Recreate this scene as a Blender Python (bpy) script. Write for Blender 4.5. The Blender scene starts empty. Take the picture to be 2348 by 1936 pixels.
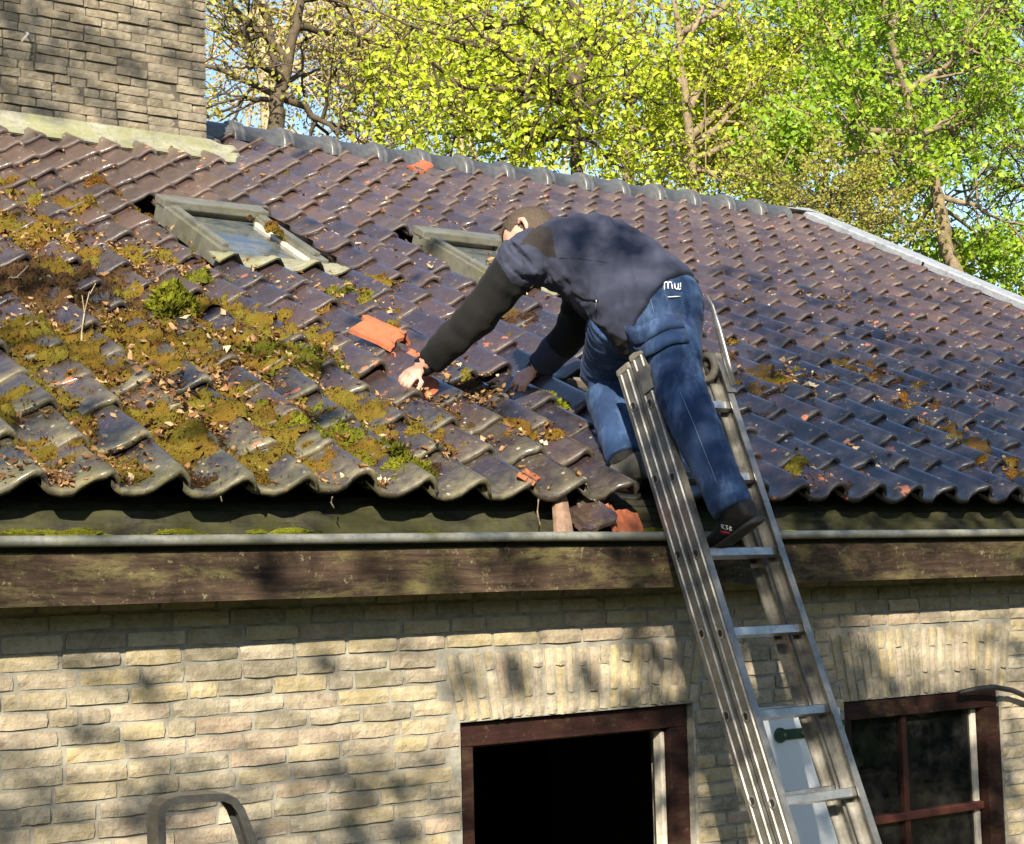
import bpy, bmesh, math, random
import numpy as np
from mathutils import Vector, Matrix, noise
from mathutils.bvhtree import BVHTree

random.seed(7)
rng = np.random.default_rng(11)
scene = bpy.context.scene
COL = scene.collection

# ------------------------------------------------------------------ camera
CC = np.array([1174., 968.])                      # principal point, photo pixels
V1 = np.array([6600., 1185.]); V2 = np.array([-1407., -870.])   # vanishing points: eave, rafters
FPX = float(np.sqrt(-((V1 - CC) @ (V2 - CC))))
d1 = np.append(V1 - CC, FPX); d1 /= np.linalg.norm(d1)
d2 = np.append(V2 - CC, FPX); d2 /= np.linalg.norm(d2)
nrm = np.cross(d1, d2); nrm /= np.linalg.norm(nrm)
if nrm[1] > 0: nrm = -nrm
TH = math.radians(27)                             # roof pitch
MW = np.array([d1, math.cos(TH) * d2 - math.sin(TH) * nrm, math.sin(TH) * d2 + math.cos(TH) * nrm])
def ray(px, py): return MW @ np.array([px - CC[0], py - CC[1], FPX]) / FPX
CAM = np.zeros(3)
CAM[1] = -(ray(247, 1625) * 4.43)[1]
_r = ray(1174, 1600); CAM[0] = -_r[0] * (-CAM[1] / _r[1]); CAM[2] = 2.35
def onY(px, py, Y=0.):
    r = ray(px, py); return CAM + r * ((Y - CAM[1]) / r[1])
def proj(p):
    q = MW.T @ (np.array(p) - CAM); return q[0] / q[2] * FPX + CC[0], q[1] / q[2] * FPX + CC[1], q[2]
cam_d = bpy.data.cameras.new('camera'); cam_o = bpy.data.objects.new('camera', cam_d); COL.objects.link(cam_o)
cam_d.sensor_width = 36; cam_d.lens = FPX / 2348 * 36; cam_d.clip_end = 2000; cam_d.clip_start = 0.05
cm = np.eye(4)
cm[:3, 0] = MW @ np.array([1, 0, 0]); cm[:3, 1] = MW @ np.array([0, -1, 0]); cm[:3, 2] = MW @ np.array([0, 0, -1]); cm[:3, 3] = CAM
cam_o.matrix_world = Matrix(cm.tolist())
scene.camera = cam_o

# ------------------------------------------------------------------ light
SUN_AZ = math.radians(38); SUN_EL = math.radians(29)   # azimuth: from the wall normal towards -X
SUN = np.array([-math.sin(SUN_AZ) * math.cos(SUN_EL), -math.cos(SUN_AZ) * math.cos(SUN_EL), math.sin(SUN_EL)])
world = bpy.data.worlds.new('World'); scene.world = world; world.use_nodes = True
wn = world.node_tree.nodes; wl = world.node_tree.links
sky = wn.new('ShaderNodeTexSky'); sky.sky_type = 'NISHITA'; sky.sun_disc = False
sky.sun_elevation = SUN_EL; sky.sun_rotation = math.atan2(SUN[0], SUN[1])
sky.air_density = 1.0; sky.dust_density = 0.6; sky.ozone_density = 1.6
wl.new(sky.outputs[0], wn['Background'].inputs[0]); wn['Background'].inputs[1].default_value = 0.092
sl = bpy.data.lights.new('sun', 'SUN'); sl.energy = 5.0; sl.angle = math.radians(0.53); sl.color = (1, .89, .70)
so = bpy.data.objects.new('sun', sl); COL.objects.link(so)
so.rotation_euler = Vector(SUN.tolist()).to_track_quat('Z', 'Y').to_euler(); so.location = (SUN * 40).tolist()
scene.view_settings.view_transform = 'Standard'; scene.view_settings.look = 'None'
scene.view_settings.exposure = 1.4; scene.view_settings.gamma = 1

# ------------------------------------------------------------------ helpers
def nodes_mat(name):
    m = bpy.data.materials.new(name); m.use_nodes = True
    nt = m.node_tree; b = nt.nodes['Principled BSDF']
    return m, nt, b
class NB:
    """tiny node builder"""
    def __init__(s, nt): s.nt = nt; s.pos = None
    def n(s, t, **k):
        x = s.nt.nodes.new('ShaderNode' + t)
        for a, v in k.items(): setattr(x, a, v)
        return x
    def link(s, a, b): s.nt.links.new(a, b)
    def P(s):
        if s.pos is None: s.pos = s.n('NewGeometry').outputs['Position']
        return s.pos
    def O(s): return s.n('TexCoord').outputs['Object']
    def noise(s, scale, detail=4, rough=.6, vec=None, dist=0, out='Fac'):
        x = s.n('TexNoise'); x.inputs['Scale'].default_value = scale; x.inputs['Detail'].default_value = detail
        x.inputs['Roughness'].default_value = rough; x.inputs['Distortion'].default_value = dist
        s.link(vec if vec is not None else s.P(), x.inputs['Vector']); return x.outputs[out]
    def stretch(s, vec, sc):
        x = s.n('Mapping'); s.link(vec, x.inputs['Vector']); x.inputs['Scale'].default_value = sc; return x.outputs[0]
    def ramp(s, f, stops, mode='LINEAR'):
        x = s.n('ValToRGB'); x.color_ramp.interpolation = mode; e = x.color_ramp.elements
        while len(e) < len(stops): e.new(.5)
        for el, (p, c) in zip(e, stops):
            el.position = p; el.color = (c, c, c, 1) if not hasattr(c, '__len__') else (*c, 1)
        s.link(f, x.inputs[0]); return x.outputs[0]
    def mix(s, f, a, b, mode='MIX'):
        x = s.n('Mix', data_type='RGBA', blend_type=mode)
        for i, v in ((0, f), (6, a), (7, b)):
            if hasattr(v, 'type') and hasattr(v, 'node'): s.link(v, x.inputs[i])
            else: x.inputs[i].default_value = v if not hasattr(v, '__len__') else (*v, 1)
        return x.outputs[2]
    def math(s, op, a, b=None, clamp=False):
        x = s.n('Math', operation=op, use_clamp=clamp)
        for i, v in enumerate((a, b)):
            if v is None: continue
            if hasattr(v, 'node'): s.link(v, x.inputs[i])
            else: x.inputs[i].default_value = v
        return x.outputs[0]
    def rnd(s):
        o = s.n('ObjectInfo').outputs['Random']; a = s.n('Attribute', attribute_name='rnd').outputs['Fac']
        return s.math('FRACT', s.math('ADD', o, a))
    def attr(s, name): return s.n('Attribute', attribute_name=name).outputs['Fac']
    def bump(s, bsdf, h, strength=.3, dist=.01):
        x = s.n('Bump'); x.inputs['Strength'].default_value = strength; x.inputs['Distance'].default_value = dist
        s.link(h, x.inputs['Height']); s.link(x.outputs[0], bsdf.inputs['Normal'])
M = {}
def simple(name, col, rough=.7, metal=0, var=.25, scale=30, bump=.15, bdist=.003, spec=.5, obj=False, col2=None):
    m, nt, b = nodes_mat(name); B = NB(nt)
    v = B.O() if obj else B.P()
    f = B.noise(scale, 5, .65, v)
    c2 = col2 if col2 is not None else tuple(x * (1 - var) for x in col)
    c1 = tuple(min(1, x * (1 + var * .6)) for x in col) if col2 is None else col
    B.link(B.mix(B.ramp(f, [(.3, 0), (.7, 1)]), c2, c1), b.inputs['Base Color'])
    b.inputs['Roughness'].default_value = rough; b.inputs['Metallic'].default_value = metal
    b.inputs['Specular IOR Level'].default_value = spec
    if bump: B.bump(b, B.noise(scale * 3, 4, .6, v), bump, bdist)
    M[name] = m; return m

def mesh(name, verts, faces, mat=None, smooth=False):
    me = bpy.data.meshes.new(name)
    me.from_pydata([tuple(map(float, v)) for v in verts], [], faces); me.update()
    if mat is not None: me.materials.append(M[mat] if isinstance(mat, str) else mat)
    if smooth: me.polygons.foreach_set('use_smooth', [True] * len(me.polygons))
    return me
def link(name, me, parent=None, mat=None, label=None, cat=None, group=None, kind=None, mw=None):
    o = bpy.data.objects.new(name, me); COL.objects.link(o)
    if mw is not None: o.matrix_world = mw
    if parent is not None: o.parent = parent
    if label: o['label'] = label
    if cat: o['category'] = cat
    if group: o['group'] = group
    if kind: o['kind'] = kind
    return o
def empty(name, loc=(0, 0, 0), label=None, cat=None, group=None):
    o = link(name, None, None, None, label, cat, group); o.location = loc; o.empty_display_size = .1; return o
class MB:
    """collects shapes into one mesh"""
    def __init__(s): s.v = []; s.f = []; s.a = []
    def add(s, v, f, r=0.):
        k = len(s.v); s.v += [tuple(map(float, p)) for p in v]; s.f += [tuple(i + k for i in q) for q in f]; s.a += [r] * len(v); return s
    def box(s, x0, x1, y0, y1, z0, z1, r=0.):
        v = [(x, y, z) for z in (z0, z1) for y in (y0, y1) for x in (x0, x1)]
        return s.add(v, [(0, 2, 3, 1), (4, 5, 7, 6), (0, 1, 5, 4), (2, 6, 7, 3), (0, 4, 6, 2), (1, 3, 7, 5)], r)
    def tube(s, pts, rad, n=8, caps=True, r=0., flat=1.):
        pts = [Vector(p) for p in pts]; m = len(pts)
        if not hasattr(rad, '__len__'): rad = [rad] * m
        v = []; up = Vector((0.13, 0.21, 1)).normalized()
        for i, p in enumerate(pts):
            t = (pts[min(i + 1, m - 1)] - pts[max(i - 1, 0)])
            t = t.normalized() if t.length > 1e-9 else Vector((0, 0, 1))
            if abs(t.dot(up)) > .97: up = Vector((1, .2, 0)).normalized()
            a = up.cross(t).normalized(); b = t.cross(a)
            for k in range(n):
                q = 2 * math.pi * k / n
                v.append(p + a * (math.cos(q) * rad[i]) + b * (math.sin(q) * rad[i] * flat))
        f = [(i * n + k, i * n + (k + 1) % n, (i + 1) * n + (k + 1) % n, (i + 1) * n + k) for i in range(m - 1) for k in range(n)]
        if caps: f += [tuple(range(n))[::-1], tuple((m - 1) * n + k for k in range(n))]
        return s.add(v, f, r)
    def sweepx(s, prof, x0, x1, closed=True, nseg=1, wob=0., r=0.):
        """profile of (y,z) swept along X"""
        n = len(prof); v = []
        for i in range(nseg + 1):
            x = x0 + (x1 - x0) * i / nseg
            dz = wob * noise.noise(Vector((x * 1.3, 3.1, prof[0][1]))); dy = wob * noise.noise(Vector((x * 1.7, 9.1, prof[0][0])))
            v += [(x, y + dy, z + dz) for y, z in prof]
        rngk = range(n) if closed else range(n - 1)
        f = [(i * n + k, (i + 1) * n + k, (i + 1) * n + (k + 1) % n, i * n + (k + 1) % n) for i in range(nseg) for k in rngk]
        if closed: f += [tuple(range(n)), tuple(nseg * n + k for k in range(n))[::-1]]
        return s.add(v, f, r)
    def mesh(s, name, mat, smooth=False, attr=False):
        me = mesh(name, s.v, s.f, mat, smooth)
        if attr:
            a = me.attributes.new('rnd', 'FLOAT', 'POINT'); a.data.foreach_set('value', s.a)
        return me
    def build(s, name, mat, parent=None, smooth=False, bevel=0, attr=False, **k):
        me = s.mesh(name, mat, smooth, attr)
        if bevel:
            bm = bmesh.new(); bm.from_mesh(me); bmesh.ops.recalc_face_normals(bm, faces=bm.faces[:])
            bmesh.ops.bevel(bm, geom=[e for e in bm.edges if e.is_manifold and e.calc_face_angle(0) > .6], offset=bevel, segments=2, affect='EDGES', profile=.6)
            bm.to_mesh(me); bm.free()
        else:
            bm = bmesh.new(); bm.from_mesh(me); bmesh.ops.recalc_face_normals(bm, faces=bm.faces[:]); bm.to_mesh(me); bm.free()
        return link(name, me, parent, **k)
def np_mesh(name, V, F, mat, rnd=None, smooth=False, extra=None):
    """fast mesh from arrays: V (n,3), F (m,k)"""
    me = bpy.data.meshes.new(name); n = len(V); m, k = F.shape
    me.vertices.add(n); me.vertices.foreach_set('co', np.asarray(V, np.float32).ravel())
    me.loops.add(m * k); me.loops.foreach_set('vertex_index', F.astype(np.int32).ravel())
    me.polygons.add(m); me.polygons.foreach_set('loop_start', np.arange(0, m * k, k, dtype=np.int32))
    me.polygons.foreach_set('loop_total', np.full(m, k, np.int32))
    if smooth: me.polygons.foreach_set('use_smooth', np.ones(m, bool))
    for nm, arr in ((('rnd', rnd),) + tuple(extra or ())):
        if arr is not None:
            a = me.attributes.new(nm, 'FLOAT', 'POINT'); a.data.foreach_set('value', np.asarray(arr, np.float32))
    me.materials.append(M[mat]); me.update(); me.validate(); return me

# ------------------------------------------------------------------ roof frame
P0 = onY(300, 1146, -0.10); P0[0] = 0.
RV = np.array([0, math.cos(TH), math.sin(TH)]); NV = np.array([0, -math.sin(TH), math.cos(TH)])
def rp(x, s, h=0.): return P0 + np.array([x, 0, 0]) + RV * s + NV * h
def rpx(px, py, h=0.03):
    r = ray(px, py); q = P0 + NV * h; t = ((q - CAM) @ NV) / (r @ NV); p = CAM + r * t
    return p[0], (p - P0) @ RV
RMAT = Matrix(((1, 0, 0, 0), (0, RV[1], NV[1], 0), (0, RV[2], NV[2], 0), (0, 0, 0, 1)))   # local x,y(along slope),z(out)
def rmat(x, s, h=0., rx=0, ry=0, rz=0, sc=1.):
    from mathutils import Euler
    return Matrix.Translation(Vector(rp(x, s, h).tolist())) @ RMAT @ Euler((rx, ry, rz)).to_matrix().to_4x4() @ Matrix.Scale(sc, 4)
TW = 0.196; ROW = 0.257; TLEN = 0.328; LIFT = 0.023; X0 = -1.164 - .9 * TW
PU = np.array([-.06, 0, .1, .25, .4, .55, .7, .82, .9, .97, 1.03, 1.06])
PH = np.array([.034, .020, .006, 0, .003, .015, .036, .053, .060, .055, .040, .026])
def tprof(u): return float(np.interp(u, PU, PH))
def theight(x, s):
    u = ((x - X0) / TW) % 1; v = (s / ROW) % 1
    h = tprof(u)
    if u < .06: h = max(h, tprof(u + 1))
    return h + LIFT * (1 - v)
RIDGE_S = 5.22; X_VERGE = 6.0; X_LEFT = -3.4

# ------------------------------------------------------------------ materials
def mat_tile():
    m, nt, b = nodes_mat('glazed_tile'); B = NB(nt); r = B.rnd()
    base = B.ramp(r, [(0, (.009, .008, .017)), (.2, (.028, .017, .020)), (.42, (.042, .024, .022)), (.62, (.012, .011, .022)), (.82, (.055, .027, .025)), (1, (.010, .011, .019))])
    n1 = B.noise(9, 6, .65); n2 = B.noise(45, 5, .7); n3 = B.noise(2.2, 4, .6)
    sp_ = B.n('SeparateXYZ'); B.link(B.P(), sp_.inputs[0])
    rx_ = B.math('MULTIPLY_ADD', sp_.outputs[0], .8); rx_.node.inputs[2].default_value = -.45; rx_.node.use_clamp = True
    ly_ = B.math('MULTIPLY_ADD', sp_.outputs[1], -.55); ly_.node.inputs[2].default_value = 1.3; ly_.node.use_clamp = True
    sky_blue = B.math('MULTIPLY', B.math('MULTIPLY', rx_, ly_), B.ramp(r, [(0, .95), (.7, .8), (1, .45)]))
    base = B.mix(sky_blue, base, (.010, .0125, .022))  # base tinted blue-black to imitate sky reflected in the shaded right-hand tiles
    base = B.mix(B.math('MULTIPLY', B.ramp(n2, [(.46, 0), (.8, .40)]), B.math('SUBTRACT', 1., B.math('MULTIPLY', sky_blue, .7))), base, (.075, .056, .052))
    # warm brown dusting on the upper courses, blue of the reflected sky painted into the glaze low on the right
    sep = B.n('SeparateXYZ'); B.link(B.P(), sep.inputs[0])
    up = B.math('MULTIPLY_ADD', sep.outputs[1], .30); up.node.inputs[2].default_value = -.25; up.node.use_clamp = True
    left = B.math('MULTIPLY_ADD', sep.outputs[0], -.55); left.node.inputs[2].default_value = .45; left.node.use_clamp = True
    low = B.math('MULTIPLY_ADD', sep.outputs[1], -.75); low.node.inputs[2].default_value = 1.05; low.node.use_clamp = True
    dust = B.math('MULTIPLY', B.ramp(n1, [(.3, .25), (.7, 1)]), up)
    base = B.mix(B.math('MULTIPLY', dust, .68), base, B.mix(r, (.085, .050, .044), (.145, .098, .074)))
    # algae on old tiles low on the left, thick at edges by noise
    alg = B.math('MULTIPLY', B.math('MULTIPLY', left, low), B.ramp(B.noise(9, 7, .75, None, .5), [(.42, 0), (.64, 1)]))
    algc = B.mix(n2, (.060, .058, .022), (.135, .125, .062))
    base = B.mix(B.math('MULTIPLY', alg, .9), base, algc)
    gen = B.ramp(B.noise(19, 7, .78), [(.56, 0), (.68, .75)])
    base = B.mix(B.math('MULTIPLY', gen, .7), base, (.120, .100, .070))
    # lip: lower edge lichen
    lip = B.math('MULTIPLY', B.math('MULTIPLY', B.attr('lip'), B.math('ADD', B.math('MULTIPLY', left, low), .09, True)), B.ramp(B.noise(22, 5, .7), [(.35, 0), (.6, 1)]))
    base = B.mix(B.math('MULTIPLY', lip, .8), base, (.165, .150, .075))
    vo = B.n('TexVoronoi'); vo.inputs['Scale'].default_value = 24; B.link(B.P(), vo.inputs['Vector'])
    sp = B.math('MULTIPLY', B.ramp(vo.outputs['Distance'], [(.12, 1), (.2, 0)]), B.ramp(n1, [(.5, 0), (.6, 1)]))
    base = B.mix(B.math('MULTIPLY', sp, .7), base, (.36, .33, .25))
    # chipped places show the red clay
    ch = B.math('MULTIPLY', B.ramp(B.noise(13, 3, .5), [(.69, 0), (.71, 1)]), B.math('ADD', B.attr('lip'), .25, True))
    base = B.mix(ch, base, (.36, .12, .055))
    B.link(base, b.inputs['Base Color'])
    dirt = B.math('ADD', B.math('ADD', B.math('MULTIPLY', alg, .5), B.math('MULTIPLY', dust, .28)), B.math('MULTIPLY', B.math('MULTIPLY', B.attr('lip'), B.ramp(n2, [(.3, .4), (.6, 1)])), .38), True)
    rough = B.math('ADD', B.math('MULTIPLY', n2, .18), B.math('ADD', dirt, .10), True)
    B.link(rough, b.inputs['Roughness'])
    b.inputs['Specular IOR Level'].default_value = .75
    cw = B.math('SUBTRACT', .85, B.math('MULTIPLY', dirt, 1.3), True); B.link(cw, b.inputs['Coat Weight']); b.inputs['Coat Roughness'].default_value = .16; b.inputs['Coat IOR'].default_value = 1.6
    hgt = B.math('ADD', B.math('MULTIPLY', n2, .35), B.math('ADD', n1, B.math('MULTIPLY', B.noise(140, 3, .6), .25)))
    B.bump(b, hgt, .7, .006); M['glazed_tile'] = m
def mat_brick(name, cols, soot=0., moss=.3, mottle=.6):
    m, nt, b = nodes_mat(name); B = NB(nt); r = B.rnd()
    base = B.ramp(r, [(i / (len(cols) - 1), c) for i, c in enumerate(cols)])
    n1 = B.noise(26, 6, .7, None, .3); n2 = B.noise(90, 5, .7); n3 = B.noise(5, 5, .65)
    base = B.mix(B.math('MULTIPLY', B.ramp(n1, [(.38, 0), (.66, 1)]), mottle), base, (.46, .415, .345))
    base = B.mix(B.ramp(n2, [(.52, 0), (.75, .6)]), base, (.155, .125, .085))
    base = B.mix(B.math('MULTIPLY', B.ramp(n3, [(.5, 0), (.72, 1)]), moss), base, (.13, .125, .055))
    if soot: base = B.mix(B.ramp(B.noise(3.2, 6, .7), [(.3, soot), (.62, soot * .35)]), base, (.055, .047, .036))
    B.link(base, b.inputs['Base Color']); b.inputs['Roughness'].default_value = .93; b.inputs['Specular IOR Level'].default_value = .2
    B.bump(b, B.math('ADD', B.noise(55, 6, .75), B.math('MULTIPLY', n1, 1.2)), .9, .006); M[name] = m
def mat_wood(name, c1, c2, moss=.0, rough=.75):
    m, nt, b = nodes_mat(name); B = NB(nt)
    st = B.stretch(B.P(), (3, 40, 40)); n1 = B.noise(1.5, 6, .7, st, .6); n2 = B.noise(9, 6, .7); n3 = B.noise(4, 8, .8, B.stretch(B.P(), (1, 3.2, 3.2)), .25)
    base = B.mix(B.ramp(n1, [(.35, 0), (.65, 1)]), c1, c2)
    base = B.mix(B.ramp(n2, [(.5, 0), (.68, .8)]), base, tuple(x * .42 for x in c1))
    if moss:
        base = B.mix(B.math('MULTIPLY', B.ramp(n3, [(.5, 0), (.64, 1)]), moss), base, (.115, .10, .042))
        base = B.mix(B.math('MULTIPLY', B.ramp(B.noise(31, 6, .8), [(.58, 0), (.68, 1)]), moss), base, (.20, .18, .10))
    B.link(base, b.inputs['Base Color']); b.inputs['Roughness'].default_value = rough
    B.bump(b, B.math('ADD', n1, n3), .45, .004); M[name] = m
def mat_zinc(name, c1, c2, moss=0., rough=.45, metal=.35, mossc=(.17, .19, .04)):
    m, nt, b = nodes_mat(name); B = NB(nt)
    st = B.stretch(B.P(), (1, 3, 3)); n1 = B.noise(7, 6, .7, st, .5); n2 = B.noise(38, 5, .7); n4 = B.noise(3.5, 7, .75, None, 1.)
    base = B.mix(B.ramp(n1, [(.33, 0), (.68, 1)]), c1, c2)
    base = B.mix(B.ramp(n2, [(.5, 0), (.7, .65)]), base, tuple(x * .5 for x in c1))
    base = B.mix(B.ramp(n4, [(.5, 0), (.66, .6)]), base, tuple(x * .55 for x in c1))
    if moss: base = B.mix(B.math('MULTIPLY', B.ramp(B.noise(6, 7, .72, None, .6), [(.42, 0), (.6, 1)]), moss), base, mossc)
    B.link(base, b.inputs['Base Color']); b.inputs['Roughness'].default_value = rough; b.inputs['Metallic'].default_value = metal
    B.bump(b, n2, .15, .003); M[name] = m
def mat_leaf(name, cols, trans=.5):
    m, nt, b = nodes_mat(name); B = NB(nt); nt.nodes.remove(b)
    c = B.ramp(B.attr('rnd'), [(i / (len(cols) - 1), k) for i, k in enumerate(cols)])
    d = B.n('BsdfDiffuse'); t = B.n('BsdfTranslucent'); g = B.n('BsdfGlossy'); g.inputs['Roughness'].default_value = .5
    B.link(c, d.inputs[0]); B.link(B.mix(.5, c, (1, 1, .25), 'MULTIPLY'), t.inputs[0])
    a = B.n('MixShader'); a.inputs[0].default_value = trans; B.link(d.outputs[0], a.inputs[1]); B.link(t.outputs[0], a.inputs[2])
    e = B.n('MixShader'); e.inputs[0].default_value = .025; B.link(a.outputs[0], e.inputs[1]); B.link(g.outputs[0], e.inputs[2])
    B.link(e.outputs[0], nt.nodes['Material Output'].inputs[0]); M[name] = m
def mat_moss(name, cols):
    m, nt, b = nodes_mat(name); B = NB(nt); r = B.rnd()
    n = B.noise(60, 5, .7)
    c = B.ramp(B.math('MULTIPLY_ADD', n, .5), [(i / (len(cols) - 1), k) for i, k in enumerate(cols)])
    nd = c.node.inputs[0].links[0].from_node; B.link(B.math('MULTIPLY', r, .6), nd.inputs[2])
    B.link(c, b.inputs['Base Color']); b.inputs['Roughness'].default_value = .95; b.inputs['Specular IOR Level'].default_value = .15
    B.bump(b, B.math('ADD', B.noise(260, 4, .7), B.noise(70, 4, .7)), 1., .014); M[name] = m
def mat_glass(name, tint, rough=.03):
    m, nt, b = nodes_mat(name); B = NB(nt)
    n = B.noise(14, 6, .7)
    B.link(B.mix(B.ramp(n, [(.42, 0), (.7, .75)]), tint, (.16, .155, .11) if tint[0] > .02 else (.03, .03, .025)), b.inputs['Base Color']); B.link(B.ramp(n, [(.42, rough), (.7, min(1, rough * 6))]), b.inputs['Roughness'])
    b.inputs['Specular IOR Level'].default_value = 1.0; b.inputs['IOR'].default_value = 1.6
    B.bump(b, B.noise(3, 2, .5), .12, .01); M[name] = m
mat_tile()
mat_brick('yellow_brick', [(.35, .295, .19), (.42, .335, .18), (.23, .20, .135), (.45, .395, .29), (.36, .27, .195), (.19, .17, .125), (.40, .325, .195), (.29, .25, .175), (.38, .31, .23), (.15, .138, .10)], 0, .55)
mat_brick('chimney_brick', [(.24, .20, .13), (.29, .235, .15), (.18, .15, .10), (.33, .28, .195), (.145, .125, .09)], .75, .25)
simple('mortar', (.27, .258, .222), .95, 0, .35, 22, .5, .006, .2)
simple('chimney_mortar', (.085, .075, .06), .95, 0, .35, 22, .5, .006, .2)
mat_wood('fascia_wood', (.024, .016, .012), (.075, .049, .033), .95, .9); M['fascia_wood'].node_tree.nodes['Principled BSDF'].inputs['Specular IOR Level'].default_value = .2
mat_wood('brown_frame', (.016, .006, .005), (.030, .010, .0075), .2, .65); M['brown_frame'].node_tree.nodes['Principled BSDF'].inputs['Specular IOR Level'].default_value = .25
mat_wood('red_frame', (.050, .014, .010), (.075, .022, .015), .05, .5)
mat_wood('batten_wood', (.10, .08, .06), (.16, .13, .10), .1, .85)
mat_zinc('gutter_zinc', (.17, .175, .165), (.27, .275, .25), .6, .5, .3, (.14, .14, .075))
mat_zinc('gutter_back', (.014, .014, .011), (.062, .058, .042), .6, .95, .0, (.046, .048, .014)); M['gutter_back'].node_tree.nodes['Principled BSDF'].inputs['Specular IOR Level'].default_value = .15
mat_zinc('verge_zinc', (.30, .32, .36), (.42, .44, .48), .08, .45, .35)
mat_zinc('skylight_grey', (.15, .148, .128), (.22, .22, .19), .45, .45, .35, (.16, .15, .07))
mat_zinc('chimney_lead', (.17, .17, .135), (.29, .285, .22), .6, .75, .05, (.17, .175, .055))
mat_zinc('lichen_lead', (.13, .13, .095), (.25, .24, .18), .5, .8, .0, (.20, .20, .07))
mat_zinc('aluminium', (.36, .36, .36), (.52, .52, .52), .1, .34, .8, (.2, .2, .19))
mat_zinc('dull_aluminium', (.21, .205, .19), (.30, .295, .28), .15, .42, .7, (.16, .15, .13))
simple('ridge_clay', (.085, .088, .092), .38, 0, .35, 26, .3, .004)
mat_zinc('dark_aluminium', (.085, .085, .085), (.15, .15, .15), .1, .36, .7, (.1, .1, .09))
simple('grey_plastic', (.16, .15, .125), .6)
simple('terracotta', (.36, .105, .045), .8, 0, .25, 30, .35, .004, .3, col2=(.21, .07, .04))
simple('underlay', (.022, .021, .022), .9)
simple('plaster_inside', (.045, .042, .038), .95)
simple('white_paint', (.66, .70, .74), .35, 0, .05, 6, .05)
simple('green_metal', (.035, .075, .045), .45, .3)
simple('dark_metal', (.05, .05, .05), .4, .8)
simple('black_plastic', (.018, .018, .02), .5)
simple('bark_grey', (.20, .155, .10), .9, 0, .45, 14, .6, .02, .2)
simple('bark_dark', (.085, .066, .045), .9, 0, .45, 14, .6, .02, .2)
simple('bark_tan', (.36, .285, .18), .9, 0, .35, 10, .5, .02, .2)
simple('grass_ground', (.035, .042, .012), .95, 0, .5, 3, .6, .05, .2, col2=(.045, .032, .018))
simple('pale_wood', (.55, .50, .42), .7)
simple('mouldy_wood', (.20, .13, .095), .8, 0, .5, 25, .4, .004, .3)
mat_leaf('leaf_bright', [(.17, .25, .010), (.31, .40, .016), (.46, .52, .030), (.62, .63, .07)], .5)
mat_leaf('leaf_green', [(.065, .14, .010), (.14, .26, .014), (.25, .39, .020), (.42, .51, .036)], .5)
mat_leaf('leaf_olive', [(.17, .17, .025), (.27, .26, .035), (.37, .34, .06), (.45, .38, .14)], .45)
mat_leaf('leaf_bud', [(.36, .27, .12), (.46, .36, .17), (.38, .37, .09), (.55, .46, .28)], .4)
mat_leaf('leaf_dry', [(.085, .038, .018), (.19, .095, .040), (.31, .175, .075), (.44, .29, .15), (.60, .50, .36)], .25)
mat_moss('moss_gold', [(.060, .024, .008), (.155, .066, .014), (.21, .125, .018), (.19, .165, .022), (.33, .27, .040)])
mat_moss('moss_green', [(.045, .048, .006), (.115, .122, .010), (.21, .22, .016), (.34, .36, .032)])
mat_moss('moss_brown', [(.018, .010, .006), (.050, .026, .013), (.105, .055, .024), (.12, .080, .026), (.16, .12, .040)])
mat_glass('skylight_glass', (.06, .075, .09), .06)
mat_glass('window_glass', (.004, .0045, .006), .015); M['window_glass'].node_tree.nodes['Principled BSDF'].inputs['Specular IOR Level'].default_value = .45

# ------------------------------------------------------------------ setting: ground
g = MB(); g.add([(-300, -300, 0), (300, -300, 0), (300, 300, 0), (-300, 300, 0)], [(0, 1, 2, 3)])
g.build('ground', 'grass_ground', None, kind='structure', label='grassy garden ground around the house', cat='ground')

# ------------------------------------------------------------------ house
house = empty('house', (0, 0, 0), 'low yellow brick house with a mossy glazed tile roof', 'house')
XL, XR = -3.4, 6.0
DOOR = (-.188, .754, 1.905); WIN = (1.48, 2.345, 1.862)
w = MB(); T0, T1 = .012, .24; ZT = 2.52
w.box(XL, DOOR[0], T0, T1, -.02, ZT); w.box(DOOR[0], DOOR[1], T0, T1, DOOR[2], ZT); w.box(DOOR[1], WIN[0], T0, T1, -.02, ZT)
w.box(WIN[0], WIN[1], T0, T1, WIN[2], ZT); w.box(WIN[0], WIN[1], T0, T1, -.02, .85); w.box(WIN[1], XR, T0, T1, -.02, ZT)
wall = w.build('wall', 'mortar', house)
DEP = 8.9                                            # rear wall
g2 = MB(); g2.box(XL, XR, DEP - .24, DEP, -.02, ZT); g2.build('rear_wall', 'mortar', house)
for nm, x0, x1 in (('gable_wall', XR - .24, XR - .005), ('gable_wall', XL + .005, XL + .24)):
    ridge_z = rp(0, RIDGE_S, -.1)[2]; ridge_y = rp(0, RIDGE_S)[1]
    pf = [(T1 + .002, -.02), (DEP - .242, -.02), (DEP - .242, 2.5), (ridge_y, ridge_z), (T1 + .002, 2.56)]
    mb = MB(); n = len(pf); mb.add([(x0, y, z) for y, z in pf] + [(x1, y, z) for y, z in pf], [tuple(range(n))[::-1], tuple(range(n, 2 * n))] + [(i, (i + 1) % n, n + (i + 1) % n, n + i) for i in range(n)])
    mb.build(nm, 'mortar', house)
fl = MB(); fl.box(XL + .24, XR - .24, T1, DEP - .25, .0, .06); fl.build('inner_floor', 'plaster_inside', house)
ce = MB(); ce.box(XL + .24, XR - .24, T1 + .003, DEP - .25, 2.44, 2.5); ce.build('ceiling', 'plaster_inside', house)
pw = MB(); pw.box(3.2, 3.3, T1 + .004, 4.2, .06, 2.44); pw.build('partition_wall', 'plaster_inside', house)

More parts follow.
